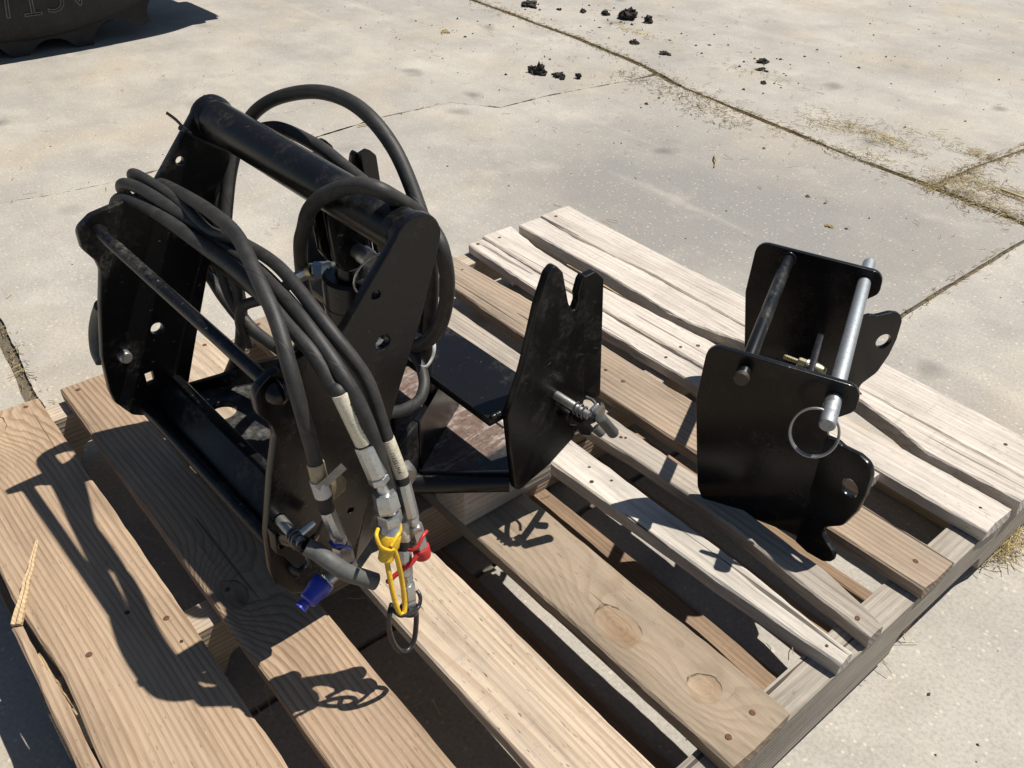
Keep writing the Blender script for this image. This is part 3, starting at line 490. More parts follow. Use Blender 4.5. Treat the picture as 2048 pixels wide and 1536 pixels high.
W_WHITE = wood('whitened_narrow_board', (0.607, 0.559, 0.495), (0.410, 0.346, 0.282), 110, grey=(0.460, 0.424, 0.384), greyamt=.25, ring=.42)
W_FRAME = wood('stringer_timber', (0.509, 0.421, 0.321), (0.278, 0.203, 0.139), 160, 'y', (0.394, 0.350, 0.298), .35, ring=.7)
W_OUT = wood('grey_outer_stringer', (0.367, 0.327, 0.275), (0.200, 0.168, 0.132), 140, 'y', (0.276, 0.256, 0.228), .45, ring=.55)
W_BASE = wood('brown_bottom_board', (0.304, 0.208, 0.132), (0.169, 0.105, 0.065), 130, grey=(0.226, 0.174, 0.130), greyamt=.3, ring=.5)
W_TAN = wood('tan_bottom_board', (0.504, 0.376, 0.240), (0.358, 0.246, 0.150), 90, grey=(0.421, 0.373, 0.301), greyamt=.4, ring=.4)
W_FRESH = wood('fresh_split_wood', (.58, .43, .255), (.40, .27, .145), 260, grey=(.5, .41, .30), greyamt=.2, ring=.7)

pallet = empty('pallet', Matrix(), 'weathered wooden pallet carrying the black steel implement and bracket', 'pallet')

def interp(pts, x):
    if x <= pts[0][0]: return pts[0][1]
    for (a, b), (c, d) in zip(pts, pts[1:]):
        if x <= c: return b + (d - b) * (x - a) / max(1e-9, c - a)
    return pts[-1][1]

def board(name, u0, u1, lo, hi, mat, z=DK, th=TH, seed=0.0, rag=.0012, st=64, warp=.0012, endjag=.003, parent=pallet, chip=0.0):
    """a plank along x between the polylines LO and HI (y over x), worn edges and ends"""
    if not isinstance(lo, list): lo = [(u0, lo), (u1, lo)]
    if not isinstance(hi, list): hi = [(u0, hi), (u1, hi)]
    bm = bmesh.new(); rings = []; ch = .0022
    for i in range(st + 1):
        x = u0 + (u1 - u0) * i / st
        yl = interp(lo, x) + nz(x * 14 + seed, 1.3) * rag + nz(x * 70 + seed, 5.3) * rag * .45
        yh = interp(hi, x) + nz(x * 14 + seed, 9.7) * rag + nz(x * 70 + seed, 2.3) * rag * .45
        if chip:
            yl += max(0, nz(x * 22 + seed, 4.4) - .25) * chip
        zt = z + nz(x * 3 + seed, 7.1) * warp
        c1 = ch * (1 + .8 * nz(x * 40, seed)); c2 = ch * (1 + .8 * nz(x * 40, seed + 4))
        prof = [(yl, zt - th + .001), (yl - .0004, zt - c1), (yl + c1, zt), (yl * .66 + yh * .34, zt + .0004 * nz(x * 9, seed)), (yl * .33 + yh * .67, zt + .0004 * nz(x * 9, seed + 8)), (yh - c2, zt), (yh + .0004, zt - c2), (yh, zt - th + .001), ((yl + yh) / 2, zt - th)]
        ring = []
        for k, (y, zz) in enumerate(prof):
            xx = x
            if i in (0, st): xx += nz(y * 60, seed + 3, zz * 90) * endjag
            ring.append(bm.verts.new((xx, y, zz)))
        rings.append(ring)
    n = len(rings[0])
    for a, b in zip(rings, rings[1:]):
        for k in range(n): bm.faces.new((a[k], b[k], b[(k + 1) % n], a[(k + 1) % n]))
    bm.faces.new(rings[0]); bm.faces.new(rings[-1][::-1])
    return link(name, bm_mesh(bm, name), mat, parent, 28)

b1 = board('deck_board', .002, 1.016, [(0, -.494), (.30, -.489), (.37, -.491), (.408, -.488), (.5, -.482), (.553, -.483), (.63, -.486), (1.02, -.49)], -.3525, W_PINE, seed=1, rag=.002)
b1s = board('deck_board', .405, 1.014, -.5045, [(.405, -.4955), (.47, -.4945), (.50, -.4905), (.55, -.4885), (1.02, -.4925)], W_PINE, z=DK - .004, seed=2, rag=.0018, st=40)
tag(b1s, 'long strip split off the edge of the nearest board')
b2 = board('deck_board', .001, 1.016, -.3205, -.2295, W_PINE2, seed=3)
b3 = board('deck_board', .002, 1.016, [(0, -.172), (1, -.176)], [(0, -.082), (1, -.084)], W_PINE3, seed=4)
b4 = board('deck_board', .002, 1.015, [(0, -.030), (1, -.027)], [(0, .065), (1, .0675)], W_KNOT, seed=5, rag=.002)
b5 = board('deck_board', .004, 1.013, [(0, .136), (.6, .136), (.9, .147), (1.02, .157)], [(0, .192), (.65, .1885), (.87, .186), (1.02, .179)], W_WHITE, seed=6, rag=.0016, th=.022)
b6 = board('deck_board', .006, 1.014, [(0, .212), (.55, .222), (.762, .232), (1.02, .211)], [(0, .279), (.4, .270), (.7, .268), (.917, .260), (1.02, .238)], W_GREY, seed=7, rag=.0025, chip=.004)
b7 = board('deck_board', .006, 1.016, [(0, .318), (.4, .305), (.64, .300), (.89, .321), (1.02, .323)], [(0, .383), (.262, .392), (.62, .391), (1.02, .391)], W_BROWN, seed=8, rag=.002)
b8 = board('deck_board', .008, .872, [(0, .436), (.24, .425), (.58, .4235), (.9, .4225)], [(0, .474), (.2, .466), (.42, .4635), (.6, .4655), (.9, .4635)], W_PALE, seed=9, rag=.0016, st=110, chip=.006)
b8b = board('deck_board', -.003, 1.017, [(0, .4775), (.2, .4715), (.42, .470), (.6, .472), (.863, .4705), (1.02, .466)], [(0, .551), (.1, .530), (.26, .522), (.5, .536), (1.02, .536)], W_PALE, seed=10, rag=.0018, st=110, chip=.004)
b9 = board('deck_board', .004, 1.018, [(0, .567), (.25, .563), (.407, .551), (.46, .553), (.547, .577), (.763, .587), (.83, .572), (.888, .551), (1.02, .558)], [(0, .624), (.12, .617), (.3, .6235), (.5, .618), (.75, .611), (1.02, .605)], W_PALE, seed=11, rag=.0020, st=130, th=.026, warp=.002, chip=.005)
b9b = board('deck_board', -.002, 1.017, [(0, .6275), (.12, .6215), (.3, .6265), (.5, .6195), (.75, .6122), (1.02, .6062)], [(0, .707), (.23, .7005), (.467, .694), (.723, .7045), (1.02, .690)], W_PALE, seed=12, rag=.0014, st=90, th=.024, warp=.002)
tag(b5, 'narrow whitened board'); tag(b7, 'brown worn board'); tag(b4, 'board with two large round knots'); tag(b2, 'board with a dark knot')
# the splinter that stands off the split board
def wedge(name, p0, p1, w0, w1, h, mat, parent):
    bm = bmesh.new(); P0, P1 = Vector(p0), Vector(p1); d = (P1 - P0); L = d.length; d.normalize(); s = d.cross(Vector((0, 0, 1))).normalized(); u = s.cross(d)
    rings = []
    for i in range(13):
        t = i / 12; c = P0.lerp(P1, t); ww = w0 + (w1 - w0) * t; hh = h * (1 - .75 * t)
        ww *= 1 + .25 * nz(t * 6, 3.3); j = s * nz(t * 7, 8) * .0015
        rings.append([bm.verts.new(c + j + s * a * ww / 2 + u * b * hh) for a, b in ((-1, 0), (-.8, 1), (-.1, .75), (.3, 1.05), (.9, .7), (1, 0))])
    for a, b in zip(rings, rings[1:]):
        for k in range(6): bm.faces.new((a[k], b[k], b[(k + 1) % 6], a[(k + 1) % 6]))
    bm.faces.new(rings[0]); bm.faces.new(rings[-1][::-1])
    return link(name, bm_mesh(bm), mat, parent, 30)
wedge('splinter', (.409, -.499, DK - .004), (.322, -.444, DK + .022), .012, .0035, .006, W_FRESH, pallet)
wedge('splinter', (.455, -.4935, DK - .014), (.56, -.486, DK - .006), .006, .002, .004, W_FRESH, pallet)
wedge('splinter', (.470, -.492, DK - .014), (.55, -.486, DK - .004), .004, .001, .004, W_FRESH, pallet)

ZS = DK - TH - .0012
def stringer(x0, x1, mat, seed):
    """2x4 on edge with two fork notches cut from below"""
    y0, y1 = -.508, .712
    prof = [(y0, .0176)]
    for a, b in ((-.33, -.11), (.30, .52)):
        prof += [(a, .0176), (a + .012, .047, .012), (b - .012, .047, .012), (b, .0176)]
    prof += [(y1, .0176), (y1, ZS), (y0, ZS)]
    return plate('stringer', prof, ((x0, 0, 0), (0, 1, 0), (0, 0, 1)), x1 - x0, mat, pallet, bev=.0012)
stringer(.003, .043, W_FRAME, 1); stringer(.489, .529, W_FRAME, 2); stringer(.974, 1.013, W_OUT, 3)
for y0, y1, m_ in ((-.50, -.40, W_BASE), (-.10, -.012, W_BASE), (.042, .174, W_BASE), (.236, .285, W_BASE), (.355, .375, W_BASE), (.575, .675, W_TAN)):
    board('bottom_board', .0, 1.004, y0, y1, m_, z=.0172, th=.0165, seed=y0 * 20, st=30)

# nails: a rusty head sunk in a dark ring, on the board that it holds
head_me = lathe_mesh([(-.003, .0036), (.0000, .0036), (.0004, .0029), (.0002, .0004)], 11); head_me.materials.append(MATS['rust'])
hole_me = lathe_mesh([(-.002, .0030), (.0001, .0033), (.00015, .0025), (.00010, .0004)], 7); hole_me.materials.append(MATS['rustring'])
def nail(b, x, y, z=None, dark=False, s=1.0):
    zz = (DK if z is None else z) + .0004
    if b not in (b1, b2, b3, b4, b5, b6, b7, b8, b8b, b9, b9b): zz = ZS + .0003
    bst = min((v.co for v in b.data.vertices if v.co.z > zz - .012), key=lambda c: (c.x - x) ** 2 + (c.y - y) ** 2)
    o = D.objects.new('nail_hole' if dark else 'nail', hole_me if dark else head_me); COL.objects.link(o); o.parent = b
    o.location = (x, y, max(zz - .003, bst.z) + .0004); o.scale = (s, s * random.uniform(.8, 1.1), 1); o.rotation_euler = (random.uniform(-.12, .12), random.uniform(-.12, .12), random.uniform(0, 6))
for b, pts in ((b1, ((.014, -.372), (.022, -.45), (.985, -.41), (.505, -.37), (.50, -.452))), (b2, ((.018, -.30), (.020, -.246), (.51, -.30), (.512, -.247))), (b3, ((.020, -.15), (.022, -.105), (.505, -.15), (.51, -.10), (.995, -.15), (.992, -.10))), (b4, ((.018, -.01), (.02, .05), (.505, .05), (.992, -.004), (.99, .036))), (b6, ((.018, .23), (.512, .24), (.99, .224))), (b7, ((.022, .335), (.508, .345), (.986, .354))), (b8, ((.018, .45),)), (b8b, ((.022, .50), (.515, .51))), (b9b, ((.02, .65), (.51, .66), (.99, .65)))):
    for x, y in pts: nail(b, x, y)
for b, pts in ((b5, ((.617, .168), (.655, .172), (.990, .165), (.64, .150))), (b1, ((.545, -.37), (.47, -.40))), (b6, ((.60, .246), (.605, .25), (.07, .25))), (b7, ((.045, .36), (.08, .365), (.47, .345))), (b8, ((.505, .444),)), (b8b, ((.99, .505), (.50, .485))), (b9b, ((.95, .655), (.55, .64))), (b4, ((.505, .0),))):
    for x, y in pts: nail(b, x, y, dark=True, s=random.uniform(.55, .95))

# support timbers under the implement
def timber(label, x0, x1, y0, y1, z0, z1, seed):
    me = box_mesh(((x0 + x1) / 2, (y0 + y1) / 2, (z0 + z1) / 2), (x1 - x0, y1 - y0, z1 - z0), .002)
    # the grain of the wood shader runs along x: build along x and turn
    c = Vector(((x0 + x1) / 2, (y0 + y1) / 2, z0))
    me.transform(Matrix.Rotation(R(-90), 4, 'Z') @ Matrix.Translation(-c))
    o = link('timber_block', me, W_GREY, None, 30); o.location = c; o.rotation_euler = (0, 0, R(90))
    return tag(o, label, 'timber')
timber('grey timber block propping the forked steel plate above the boards', .540, .602, -.030, .112, DK + .0014, .1858, 1)
timber('grey timber block under the left side of the steel base plate', .285, .345, -.12, .10, DK + .0014, .1915, 2)

# ================================================================ IMPLEMENT
T = Vector((.243, -.110, .552)); yaw = R(2.4)
wv = Vector((math.cos(yaw), math.sin(yaw), -.02)).normalized(); fv = Vector((-math.sin(yaw), math.cos(yaw), 0)); uv_ = wv.cross(fv)
MF = Matrix((wv, fv, uv_)).transposed().to_4x4(); MF.translation = T       # columns: across, forward, up; origin at the top tube
OFF = Vector((.19, 0, -.355))
MB = MF.copy(); MB.translation = MF @ OFF
imp = empty('loader_implement_frame', MB, 'black steel hydraulic loader implement frame standing on timber blocks on the pallet', 'implement')
def LV(p): return Vector(p) - OFF
EX, EY, EZ = (1, 0, 0), (0, 1, 0), (0, 0, 1)
def side_plate(name, out, wo, th, mat, holes=(), r=.0): return plate(name, [(p[0], p[1] + .355) + tuple(p[2:]) for p in out], (Vector((wo - .19, 0, 0)), EY, EZ), th, mat, imp, [[(q[0], q[1] + .355) for q in h] for h in holes], .0014, r)

arc = [(.0262 * math.cos(a), .0262 * math.sin(a)) for a in [R(158) - k * R(172) / 14 for k in range(15)]]
AB = arc + [(.018, -.030, .03), (-.001, -.086), (-.032, -.159), (-.074, -.269), (-.100, -.340, .006), (-.105, -.355, .003), (-.163, -.354, .012), (-.176, -.346, .012), (-.192, -.318, .01), (-.1945, -.300, .02), (-.192, -.250, .05), (-.177, -.180), (-.166, -.140, .015), (-.168, -.127, .012), (-.179, -.108, .014), (-.179, -.084, .014), (-.160, -.072, .012), (-.088, -.062, .02)]
slot = [(-.1485, -.312), (-.1385, -.312), (-.1385, -.294), (-.1485, -.294)]
side_plate('side_plate', AB, -.010, .010, 'black_dusty', [circle2(-.049, -.038, .0050), circle2(-.045, -.091, .008), circle2(-.120, -.238, .0078, 26), slot])
side_plate('side_plate', AB, .373, .010, 'black_clean', [circle2(-.049, -.038, .0046), circle2(-.045, -.091, .0080, 26), circle2(-.099, -.276, .0035, 12)])
# top tube with weld beads, tie rod with boss, front bar
def P3(a, b, c): return LV((a, b, c))
lathe('top_tube', P3(.0, 0, 0), P3(.373, 0, 0), [(0, .0228), (1, .0228)], 'black', imp, 48)
for a, d in ((.0, .008), (.373, -.008)):
    lathe('weld_bead', P3(a, 0, 0), P3(a + d, 0, 0), [(0, .0252), (.35, .0250), (.7, .0242), (1, .0229)], 'black', imp, 48, 60)
lathe('tie_rod', P3(-.0, -.157, -.092), P3(.373, -.159, -.091), [(0, .0085), (.01, .0085), (.02, .0068), (.98, .0068), (1, .0068)], 'black_dusty', imp, 24)
lathe('rod_boss', P3(.383, -.160, -.091), P3(.399, -.160, -.091), [(0, .0125), (.35, .0115), (.75, .0085), (1, .003)], 'black_clean', imp, 24, 180)
lathe('front_bar', P3(.0, -.158, -.342), P3(.373, -.158, -.342), [(0, .0085), (1, .0085)], 'black_dusty', imp, 24)
ang = [(-.149, -.3448), (-.144, -.3448), (-.119, -.3185), (-.1125, -.3185), (-.1125, -.3448), (-.1065, -.3448), (-.1065, -.3125, .003), (-.1215, -.3125, .003), (-.149, -.3405)]
side_plate('angle_bar', ang, .0005, .372, 'black_dusty')
# base: hourglass floor, inward cheeks, outer floor
BASE = [(-.0, -.150), (.372, -.150), (.383, -.100), (.318, .024, .02), (.345, .048), (.399, .112), (.399, .165), (-.008, .165), (-.008, .112), (.040, .048), (.066, .024, .02), (.0, -.100)]
hole = circle2(.064, -.0865, .0185, 30)
plate('base_plate', [(p[0] - .19, p[1]) + tuple(p[2:]) for p in BASE], (LV((.19, 0, -.355)), EX, EY), .0098, 'floor', imp, [[(q[0] - .19, q[1]) for q in hole]], .0012)
def cheek(b0, b1, tops, mat='black', th=.008):
    d = Vector((b1[0] - b0[0], b1[1] - b0[1], 0)); L = d.length; d.normalize()
    out = [(0, .0102), (L, .0102)] + [(f * L, t + .355) for f, t in tops]
    return plate('cheek_plate', out, (LV((b0[0], b0[1], -.355)), d, EZ), th, mat, imp, (), .001)
cheek((.380, -.104), (.312, .034), [(1, -.271), (.28, -.271), (.05, -.325), (0, -.340)])
cheek((.3125, .036), (.240, .161), [(1, -.300), (.45, -.266), (0, -.271)], 'black_clean')
cheek((.071, .036), (.003, -.102), [(1, -.334), (.72, -.326), (.5, -.315), (.12, -.308), (0, -.272)], 'black_dusty')
cheek((.143, .161), (.0715, .038), [(1, -.271), (.55, -.266), (0, -.300)])
lathe('corner_bar', P3(.322, .020, -.3535), P3(.396, .112, -.3535), [(0, .0135), (1, .0135)], 'black', imp, 20)
lathe('corner_bar', P3(.061, .020, -.3535), P3(-.006, .112, -.3535), [(0, .0135), (1, .0135)], 'black', imp, 20)
plate('bridge_plate', [(-.010 - .19, .076), (.3995 - .19, .076), (.3995 - .19, .158), (-.010 - .19, .158)], (LV((.19, 0, -.248)), EX, EY), .011, 'black', imp, (), .001)
# forked plates at the two ends of the bridge
FORK = [(.093, -.237), (.114, -.183, .2), (.131, -.107, .08), (.1435, -.074, .007), (.1535, -.067, .006), (.1655, -.080, .01), (.1775, -.122, .004), (.1835, -.1335, .006), (.1895, -.137, .006), (.1935, -.127, .006), (.1915, -.117, .004), (.1955, -.1015, .004), (.200, -.0965, .004), (.2035, -.0990), (.2195, -.2765), (.2145, -.302, .01), (.206, -.329), (.166, -.350), (.117, -.362, .004), (.110, -.356, .003)]
side_plate('fork_plate', FORK, .400, .010, 'black')
side_plate('fork_plate', FORK, -.030, .010, 'black_clean')
for wo, sg in ((.4098, 1), (-.0298, -1)):
    d = Vector((sg * math.sin(R(9)), math.cos(R(9)), 0))
    out = [(0, .2560), (0, .0785), (.026, .0740, .004), (.0275, .2470, .008), (.0165, .2590, .006)]
    pl = plate('fork_flange', out, (LV((wo - sg * .0095, .2005, -.355)), d, EZ), .0098, 'black', imp, (), .0012)
    sh = Matrix(); sh[1][2] = -.108  # the fold leans back
    pl.data.transform(Matrix.Translation((0, .0275, 0)) @ sh)

# hydraulic cylinder below the tube
cy = (.225, .028)
cyl = lathe('cylinder', P3(cy[0], cy[1], -.345), P3(cy[0], cy[1], -.112), [(0, .030), (.05, .030), (.051, .0355), (.955, .0355), (.985, .0345), (1, .0310)], 'black', imp, 48, 30)
lathe('gland_collar', P3(cy[0], cy[1], -.150), P3(cy[0], cy[1], -.147), [(0, .0362), (1, .0362)], 'black', cyl, 48)
lathe('cylinder_neck', P3(cy[0], cy[1] - .003, -.113), P3(cy[0], cy[1] - .003, -.040), [(0, .0185), (.12, .0165), (.5, .0155), (1, .0155)], 'black_clean', cyl, 32)
for a in (.207, .2345): side_plate('lug_plate', [(-.010, -.010), (.034, -.010), (.040, -.080, .014), (.030, -.098, .014), (.006, -.098, .014), (-.004, -.080, .012)], a, .009, 'black_clean')
pn = lathe('clevis_pin', P3(.196, .0235, -.0765), P3(.268, .0225, -.0755), [(0, .0085), (.80, .0085), (.81, .0100), (.97, .0100), (1, .0085)], 'steel', imp, 24)
rc = P3(.262, .020, -.087)
tube('pull_ring', [rc + Vector((.006 * math.sin(2 * k * math.pi / 24), .026 * math.cos(2 * math.pi * k / 24) + .010, .026 * math.sin(2 * math.pi * k / 24) - .012)) for k in range(24)], .0013, 'zinc', pn, 8, closed=True, smooth=False)
fit = LD['latch']['cylfit']
fitp = [LV(p) for p in fit]
lathe('port_boss', fitp[0], fitp[1], [(0, .0105), (1, .0105)], 'zinc', cyl, 6, 20)
lathe('elbow_nut', fitp[1], fitp[3], [(0, .0085), (.15, .0096), (.9, .0096), (1, .0082)], 'bluesteel', cyl, 6, 20)
lathe('elbow_collar', fitp[3], fitp[4] * .6 + fitp[3] * .4, [(0, .0084), (.3, .0088), (1, .0078)], 'gold', cyl, 24)
lathe('ferrule', fitp[4] * .5 + fitp[3] * .5, fitp[5], [(0, .0070), (.08, .0076), (.62, .0076), (.63, .0068), (1, .0068)], 'zinc', cyl, 8, 20)
# low port with its collar behind the near plate
lathe('port_boss', P3(.262, .030, -.195), P3(.292, .040, -.190), [(0, .011), (.6, .011), (.62, .013), (1, .013)], 'zinc', cyl, 6, 20)
lathe('end_cap', P3(.325, .000, -.318), P3(.345, -.004, -.318), [(0, .018), (.8, .018), (1, .014)], 'steel', imp, 24)

def weld(path, r=.0032, parent=None):
    P = []
    for a, b in zip(path, path[1:]):
        a, b = Vector(a), Vector(b); n = max(2, int((b - a).length / .0016)); P += [a.lerp(b, k / n) for k in range(n)]
    P.append(Vector(path[-1]))
    rr = [r * (.82 + .30 * abs(math.sin(k * .62)) + .10 * random.random()) for k in range(len(P))]
    return link('weld_bead', tube_mesh(P, rr, 7), 'black', parent or imp, 60)
weld([P3(.3995, .078, -.236), P3(.3995, .157, -.236)])
weld([P3(.382, -.103, -.344), P3(.314, .033, -.344)]); weld([P3(.315, .038, -.344), P3(.247, .155, -.344)])
weld([P3(.312, .034, -.275), P3(.312, .035, -.34)], .0026); weld([P3(.3985, .112, -.344), P3(.3985, .162, -.344)], .003)
weld([P3(.0012, -.112, -.3125), P3(.0012, -.146, -.341)], .0026); weld([P3(.0012, -.104, -.344), P3(.0008, -.146, -.345)], .0026)
# spring latch: hook strap, pin, roll pin, grip
LT = LD['latch']
def latch(pin, strap, roll, grip, gr, sw=.007, pr=.0058, plate_pts=None, plate_w=None):
    root = lathe('latch_pin', LV(pin[0]), LV(pin[1]), [(0, pr), (.62, pr), (.64, pr * .9), (1, pr * .9)], 'steel', imp, 20)
    tube('latch_strap', [LV(p) for p in strap], 1, 'black_clean', root, 8, 6, flat=(.0022, sw))
    lathe('roll_pin', LV(roll[0]), LV(roll[1]), [(0, .0032), (.9, .0032), (1, .0026)], 'zinc', root, 14)
    P0, P1 = Vector(pin[0]), Vector(pin[1]); d = (P1 - P0); sp = []
    a = d.orthogonal().normalized(); b = d.normalized().cross(a)
    for k in range(61):
        t = .60 + .34 * k / 60; an = k / 60 * 2 * math.pi * 3
        sp.append(LV(P0 + d * t + (a * math.cos(an) + b * math.sin(an)) * (pr + .0014)))
    tube('spring', sp, .0012, 'spring', root, 6, smooth=False)
    if grip: tube('grip', [LV(p) for p in grip], gr, 'handle', root, 20, 5)
    return root
lb = latch(LT['Bpin'], LT['Bstrap'], LT['Broll'], LT['Bhandle'], .0083)
side_plate('latch_plate', [(p[1], p[2]) for p in LT['Bplate']], .3833, .014, 'black_dusty', [circle2(-.1835, -.2560, .004, 10)], .004)
lathe('pivot_boss', P3(.3835, -.166, -.308), P3(.398, -.166, -.308), [(0, .012), (.6, .011), (1, .007)], 'black', imp, 20)
ld = latch(LT['Dpin'], LT['Dstrap'], LT['Droll'], None, 0, .006, .0055)
side_plate('latch_plate', [(p[1], p[2]) for p in LT['Dlatchplate']], .4105, .016, 'black_clean', [], .004)
tube('latch_clip', [LV(p) for p in LT['Dclip']], .0018, 'zinc', ld, 8)
k0, k1 = (LV(p) for p in LT['Dknob'])
lathe('grip', k0, k1, [(0, .0050), (.02, .0064), (.10, .0068), (.12, .0064), (.93, .0068), (.99, .0058), (1, .004)], 'handle', ld, 24)
lathe('grip_stub', LV(LT['Dhandle'][0]), LV(LT['Dhandle'][1]), [(0, .0060), (.9, .0060), (1, .005)], 'handle', ld, 20)
lathe('bolt', LV(LT['Dbolt'][0]), LV(LT['Dbolt'][1]), [(0, .0036), (.8, .0036), (1, .0026)], 'zinc', imp, 14)
la = lathe('latch_pin', P3(-.030, -.166, -.2605), P3(.011, -.1675, -.2555), [(0, .0080), (.90, .0080), (.94, .0076), (1, .0062)], 'steel', imp, 24)
tube('grip', [LV(p) for p in LT['Ahandle']], .0095, 'handle', la, 18, 5)
# ring of hidden strap on the far side
tube('latch_strap', [P3(-.011, -.185, -.270), P3(-.034, -.188, -.262), P3(-.040, -.172, -.262), P3(-.030, -.150, -.270), P3(-.011, -.142, -.275)], 1, 'black_clean', la, 8, 6, flat=(.0022, .010))

# ================================================================ HOSES
HR = .0070
def hose(key, label, r=HR, group='hydraulic hoses on the implement', cat='hose', fits=None, extra=None):
    pts = relax(smooth_pts([Vector(p) for p in LD['hoses'][key]], 7), 5)
    me = tube_mesh(pts, r, 16)
    o = link('hydraulic_hose', me, 'rubber', None, 60); o.matrix_world = MF
    tag(o, label, cat, group)
    for (n, kd, p0, p1, r0, r1, mt) in LD['fit'].get(key, ()):
        fs = {'label_sleeve': .675, 'hose_end': .70, 'masking_tape': .68, 'hose_stem': .72}.get(n, .62 if key != 'yellow' else .70)
        if n in ('adapter', 'plug_nut', 'coupling') and key == 'blue': fs = .72
        if n in ('swivel_nut', 'adapter', 'coupling') and key == 'yellow': fs = .76
        if kd == 'cap': fs = {'yellow': .70, 'red': .66, 'blue': .74}.get(key, .70)
        r0, r1 = r0 * fs, r1 * fs
        mm = mt
        if kd == 'tube': lathe(n, p0, p1, [(0, r0 * .97), (.03, r0), (.97, r1), (1, r1 * .94)], mm, o, 24)
        elif kd == 'hex': lathe(n, p0, p1, [(0, r0 * .90), (.14, r0), (.86, r1), (1, r1 * .90)], mm, o, 6, 18, random.uniform(0, 1))
        elif kd == 'oct': lathe(n, p0, p1, [(0, r0 * .96), (.04, r0), (.97, r1), (1, r1 * .9)], mm, o, 9, 18, .3)
        elif kd == 'cap': lathe(n, p0, p1, [(0, r0 * .96), (.05, r0), (.42, r0 * .99), (.62, r1 * 1.04), (.93, r1), (1, r1 * .8)], mm, o, 24)
    for pts_, rr in LD['straps'].get(key, ()):
        tube('cap_strap', pts_, rr * .66, {'yellow': 'yellow', 'blue': 'blue', 'red': 'red', 'black': 'blackplastic'}[key], o, 10, 6)
    return o
hy = hose('yellow', 'black hose with printed clear sleeve ending in a yellow dust cap')
hr_ = hose('red', 'black hose with AM132311 sleeve ending in a red dust cap', .0061)
hk = hose('black', 'black hose hanging lowest with a looped black dust cap', .0068)
hb = hose('blue', 'black hose wound with masking tape ending in a blue dust cap', .0069)
hose('H1', 'black hose in the tallest arch above and behind the top tube', .0078)
hose('H2', 'black hose in the lower arch just behind the top tube', .0076)
hose('H3', 'black hose looped over the near end of the top tube', .0078)
hose('low', 'short black hose curving out low beside the near side plate', .0064)
LD['hoses']['port'] = [fit[5], fit[6], fit[7], (.10, -.050, -.185), (.06, -.04, -.235), (.03, -.02, -.29)]
hose('port', 'black hose running from the bright cylinder fitting behind the bundle', .0064)

def wrap_text(body, size, p0, p1, r, parent, pos=.5, side=0.0, flip=False):
    me = text_mesh(body, size)
    p0, p1 = Vector(p0), Vector(p1); d = (p1 - p0).normalized()
    camd = Vector((.967, -.434, .386)) - (p0 + p1) / 2; n = (camd - d * camd.dot(d)).normalized(); s = d.cross(n)
    L = (p1 - p0).length
    for v in me.vertices:
        x, y = (v.co.x, v.co.y) if not flip else (-v.co.x, -v.co.y)
        a = y / r + side
        v.co = p0 + d * (L * pos + x) + (n * math.cos(a) + s * math.sin(a)) * (r + .00025)
    return link('sleeve_print', me, 'print', parent)
f = LD['fit']['red'][0]; wrap_text('AM132311', .0056, f[2], f[3], f[4] * .675, hr_, .55, .15, True)
f = LD['fit']['yellow'][0]; wrap_text('3130', .0062, f[2], f[3], f[4] * .675, hy, .30, -.75); wrap_text('79911', .0052, f[2], f[3], f[4] * .675, hy, .66, -.65)
# torn tape flag on the blue-capped hose
fl_ = LD['fit']['blue'][1]
tp = Vector(fl_[2]); 
def ribbon(name, pts, width, mat, parent, th=.0005):
    bm = bmesh.new(); rows = []
    P = smooth_pts(pts, 4)
    for i, p in enumerate(P):
        wd = width if not isinstance(width, (list, tuple)) else width[0] + (width[1] - width[0]) * i / (len(P) - 1)
        wdv = Vector(wd) if not isinstance(wd, float) else Vector((0, 0, wd))
        rows.append((bm.verts.new(p - wdv), bm.verts.new(p + wdv)))
    for a, b in zip(rows, rows[1:]): bm.faces.new((a[0], b[0], b[1], a[1]))
    bmesh.ops.solidify(bm, geom=list(bm.faces), thickness=th)
    return link(name, bm_mesh(bm), mat, parent, 40)
q0 = tp + Vector((.012, .004, -.002))
ribbon('tape_flag', [tp + Vector((.0078, -.006, -.003)), tp + Vector((.009, .005, .002)), tp + Vector((.012, .013, .009)), tp + Vector((.016, .018, .016))], (Vector((.0, .0025, -.0045)), Vector((.001, .002, -.004))), 'tape', hb)
ribbon('tape_flag', [tp + Vector((.006, .009, -.002)), tp + Vector((.008, .013, -.006)), tp + Vector((.009, .015, -.014)), tp + Vector((.008, .014, -.024))], (Vector((.0, .008, .002)), Vector((.0, .007, .003))), 'sleeve_brown', hb)
# cable ties
zt = empty('cable_tie', MF, 'black cable tie round the far side plate below the top tube', 'cable tie')
tube('tie_strap', [(.0015, -.036, -.006), (.002, -.020, -.020), (.003, -.002, -.034), (.004, .010, -.042), (-.004, .014, -.044), (-.0125, .010, -.042), (-.0125, -.010, -.026), (-.0125, -.030, -.010), (-.0125, -.037, -.005), (-.005, -.040, -.003)], 1, 'blackplastic', zt, 8, 5, flat=(.0014, .0026))
link('tie_head', box_mesh((0, 0, 0), (.007, .006, .005), .0008, Matrix.Translation((.000, -.037, -.004)) @ Matrix.Rotation(.7, 4, 'X')), 'blackplastic', zt, 30)
tube('tie_tail', LD['latch']['ziptie_tail'], 1, 'blackplastic', zt, 8, 4, flat=(.0011, .0024))
wt = [Vector(p) for p in LD['latch']['white_tie']]; wt.append(wt[0])
o = link('cable_tie', tube_mesh(smooth_pts(wt, 5), 1, 8, False, flat=(.0012, .0028)), 'white', None, 60); o.matrix_world = MF
tag(o, 'white cable tie looped round two hoses beside the blue steel bridge', 'cable tie')

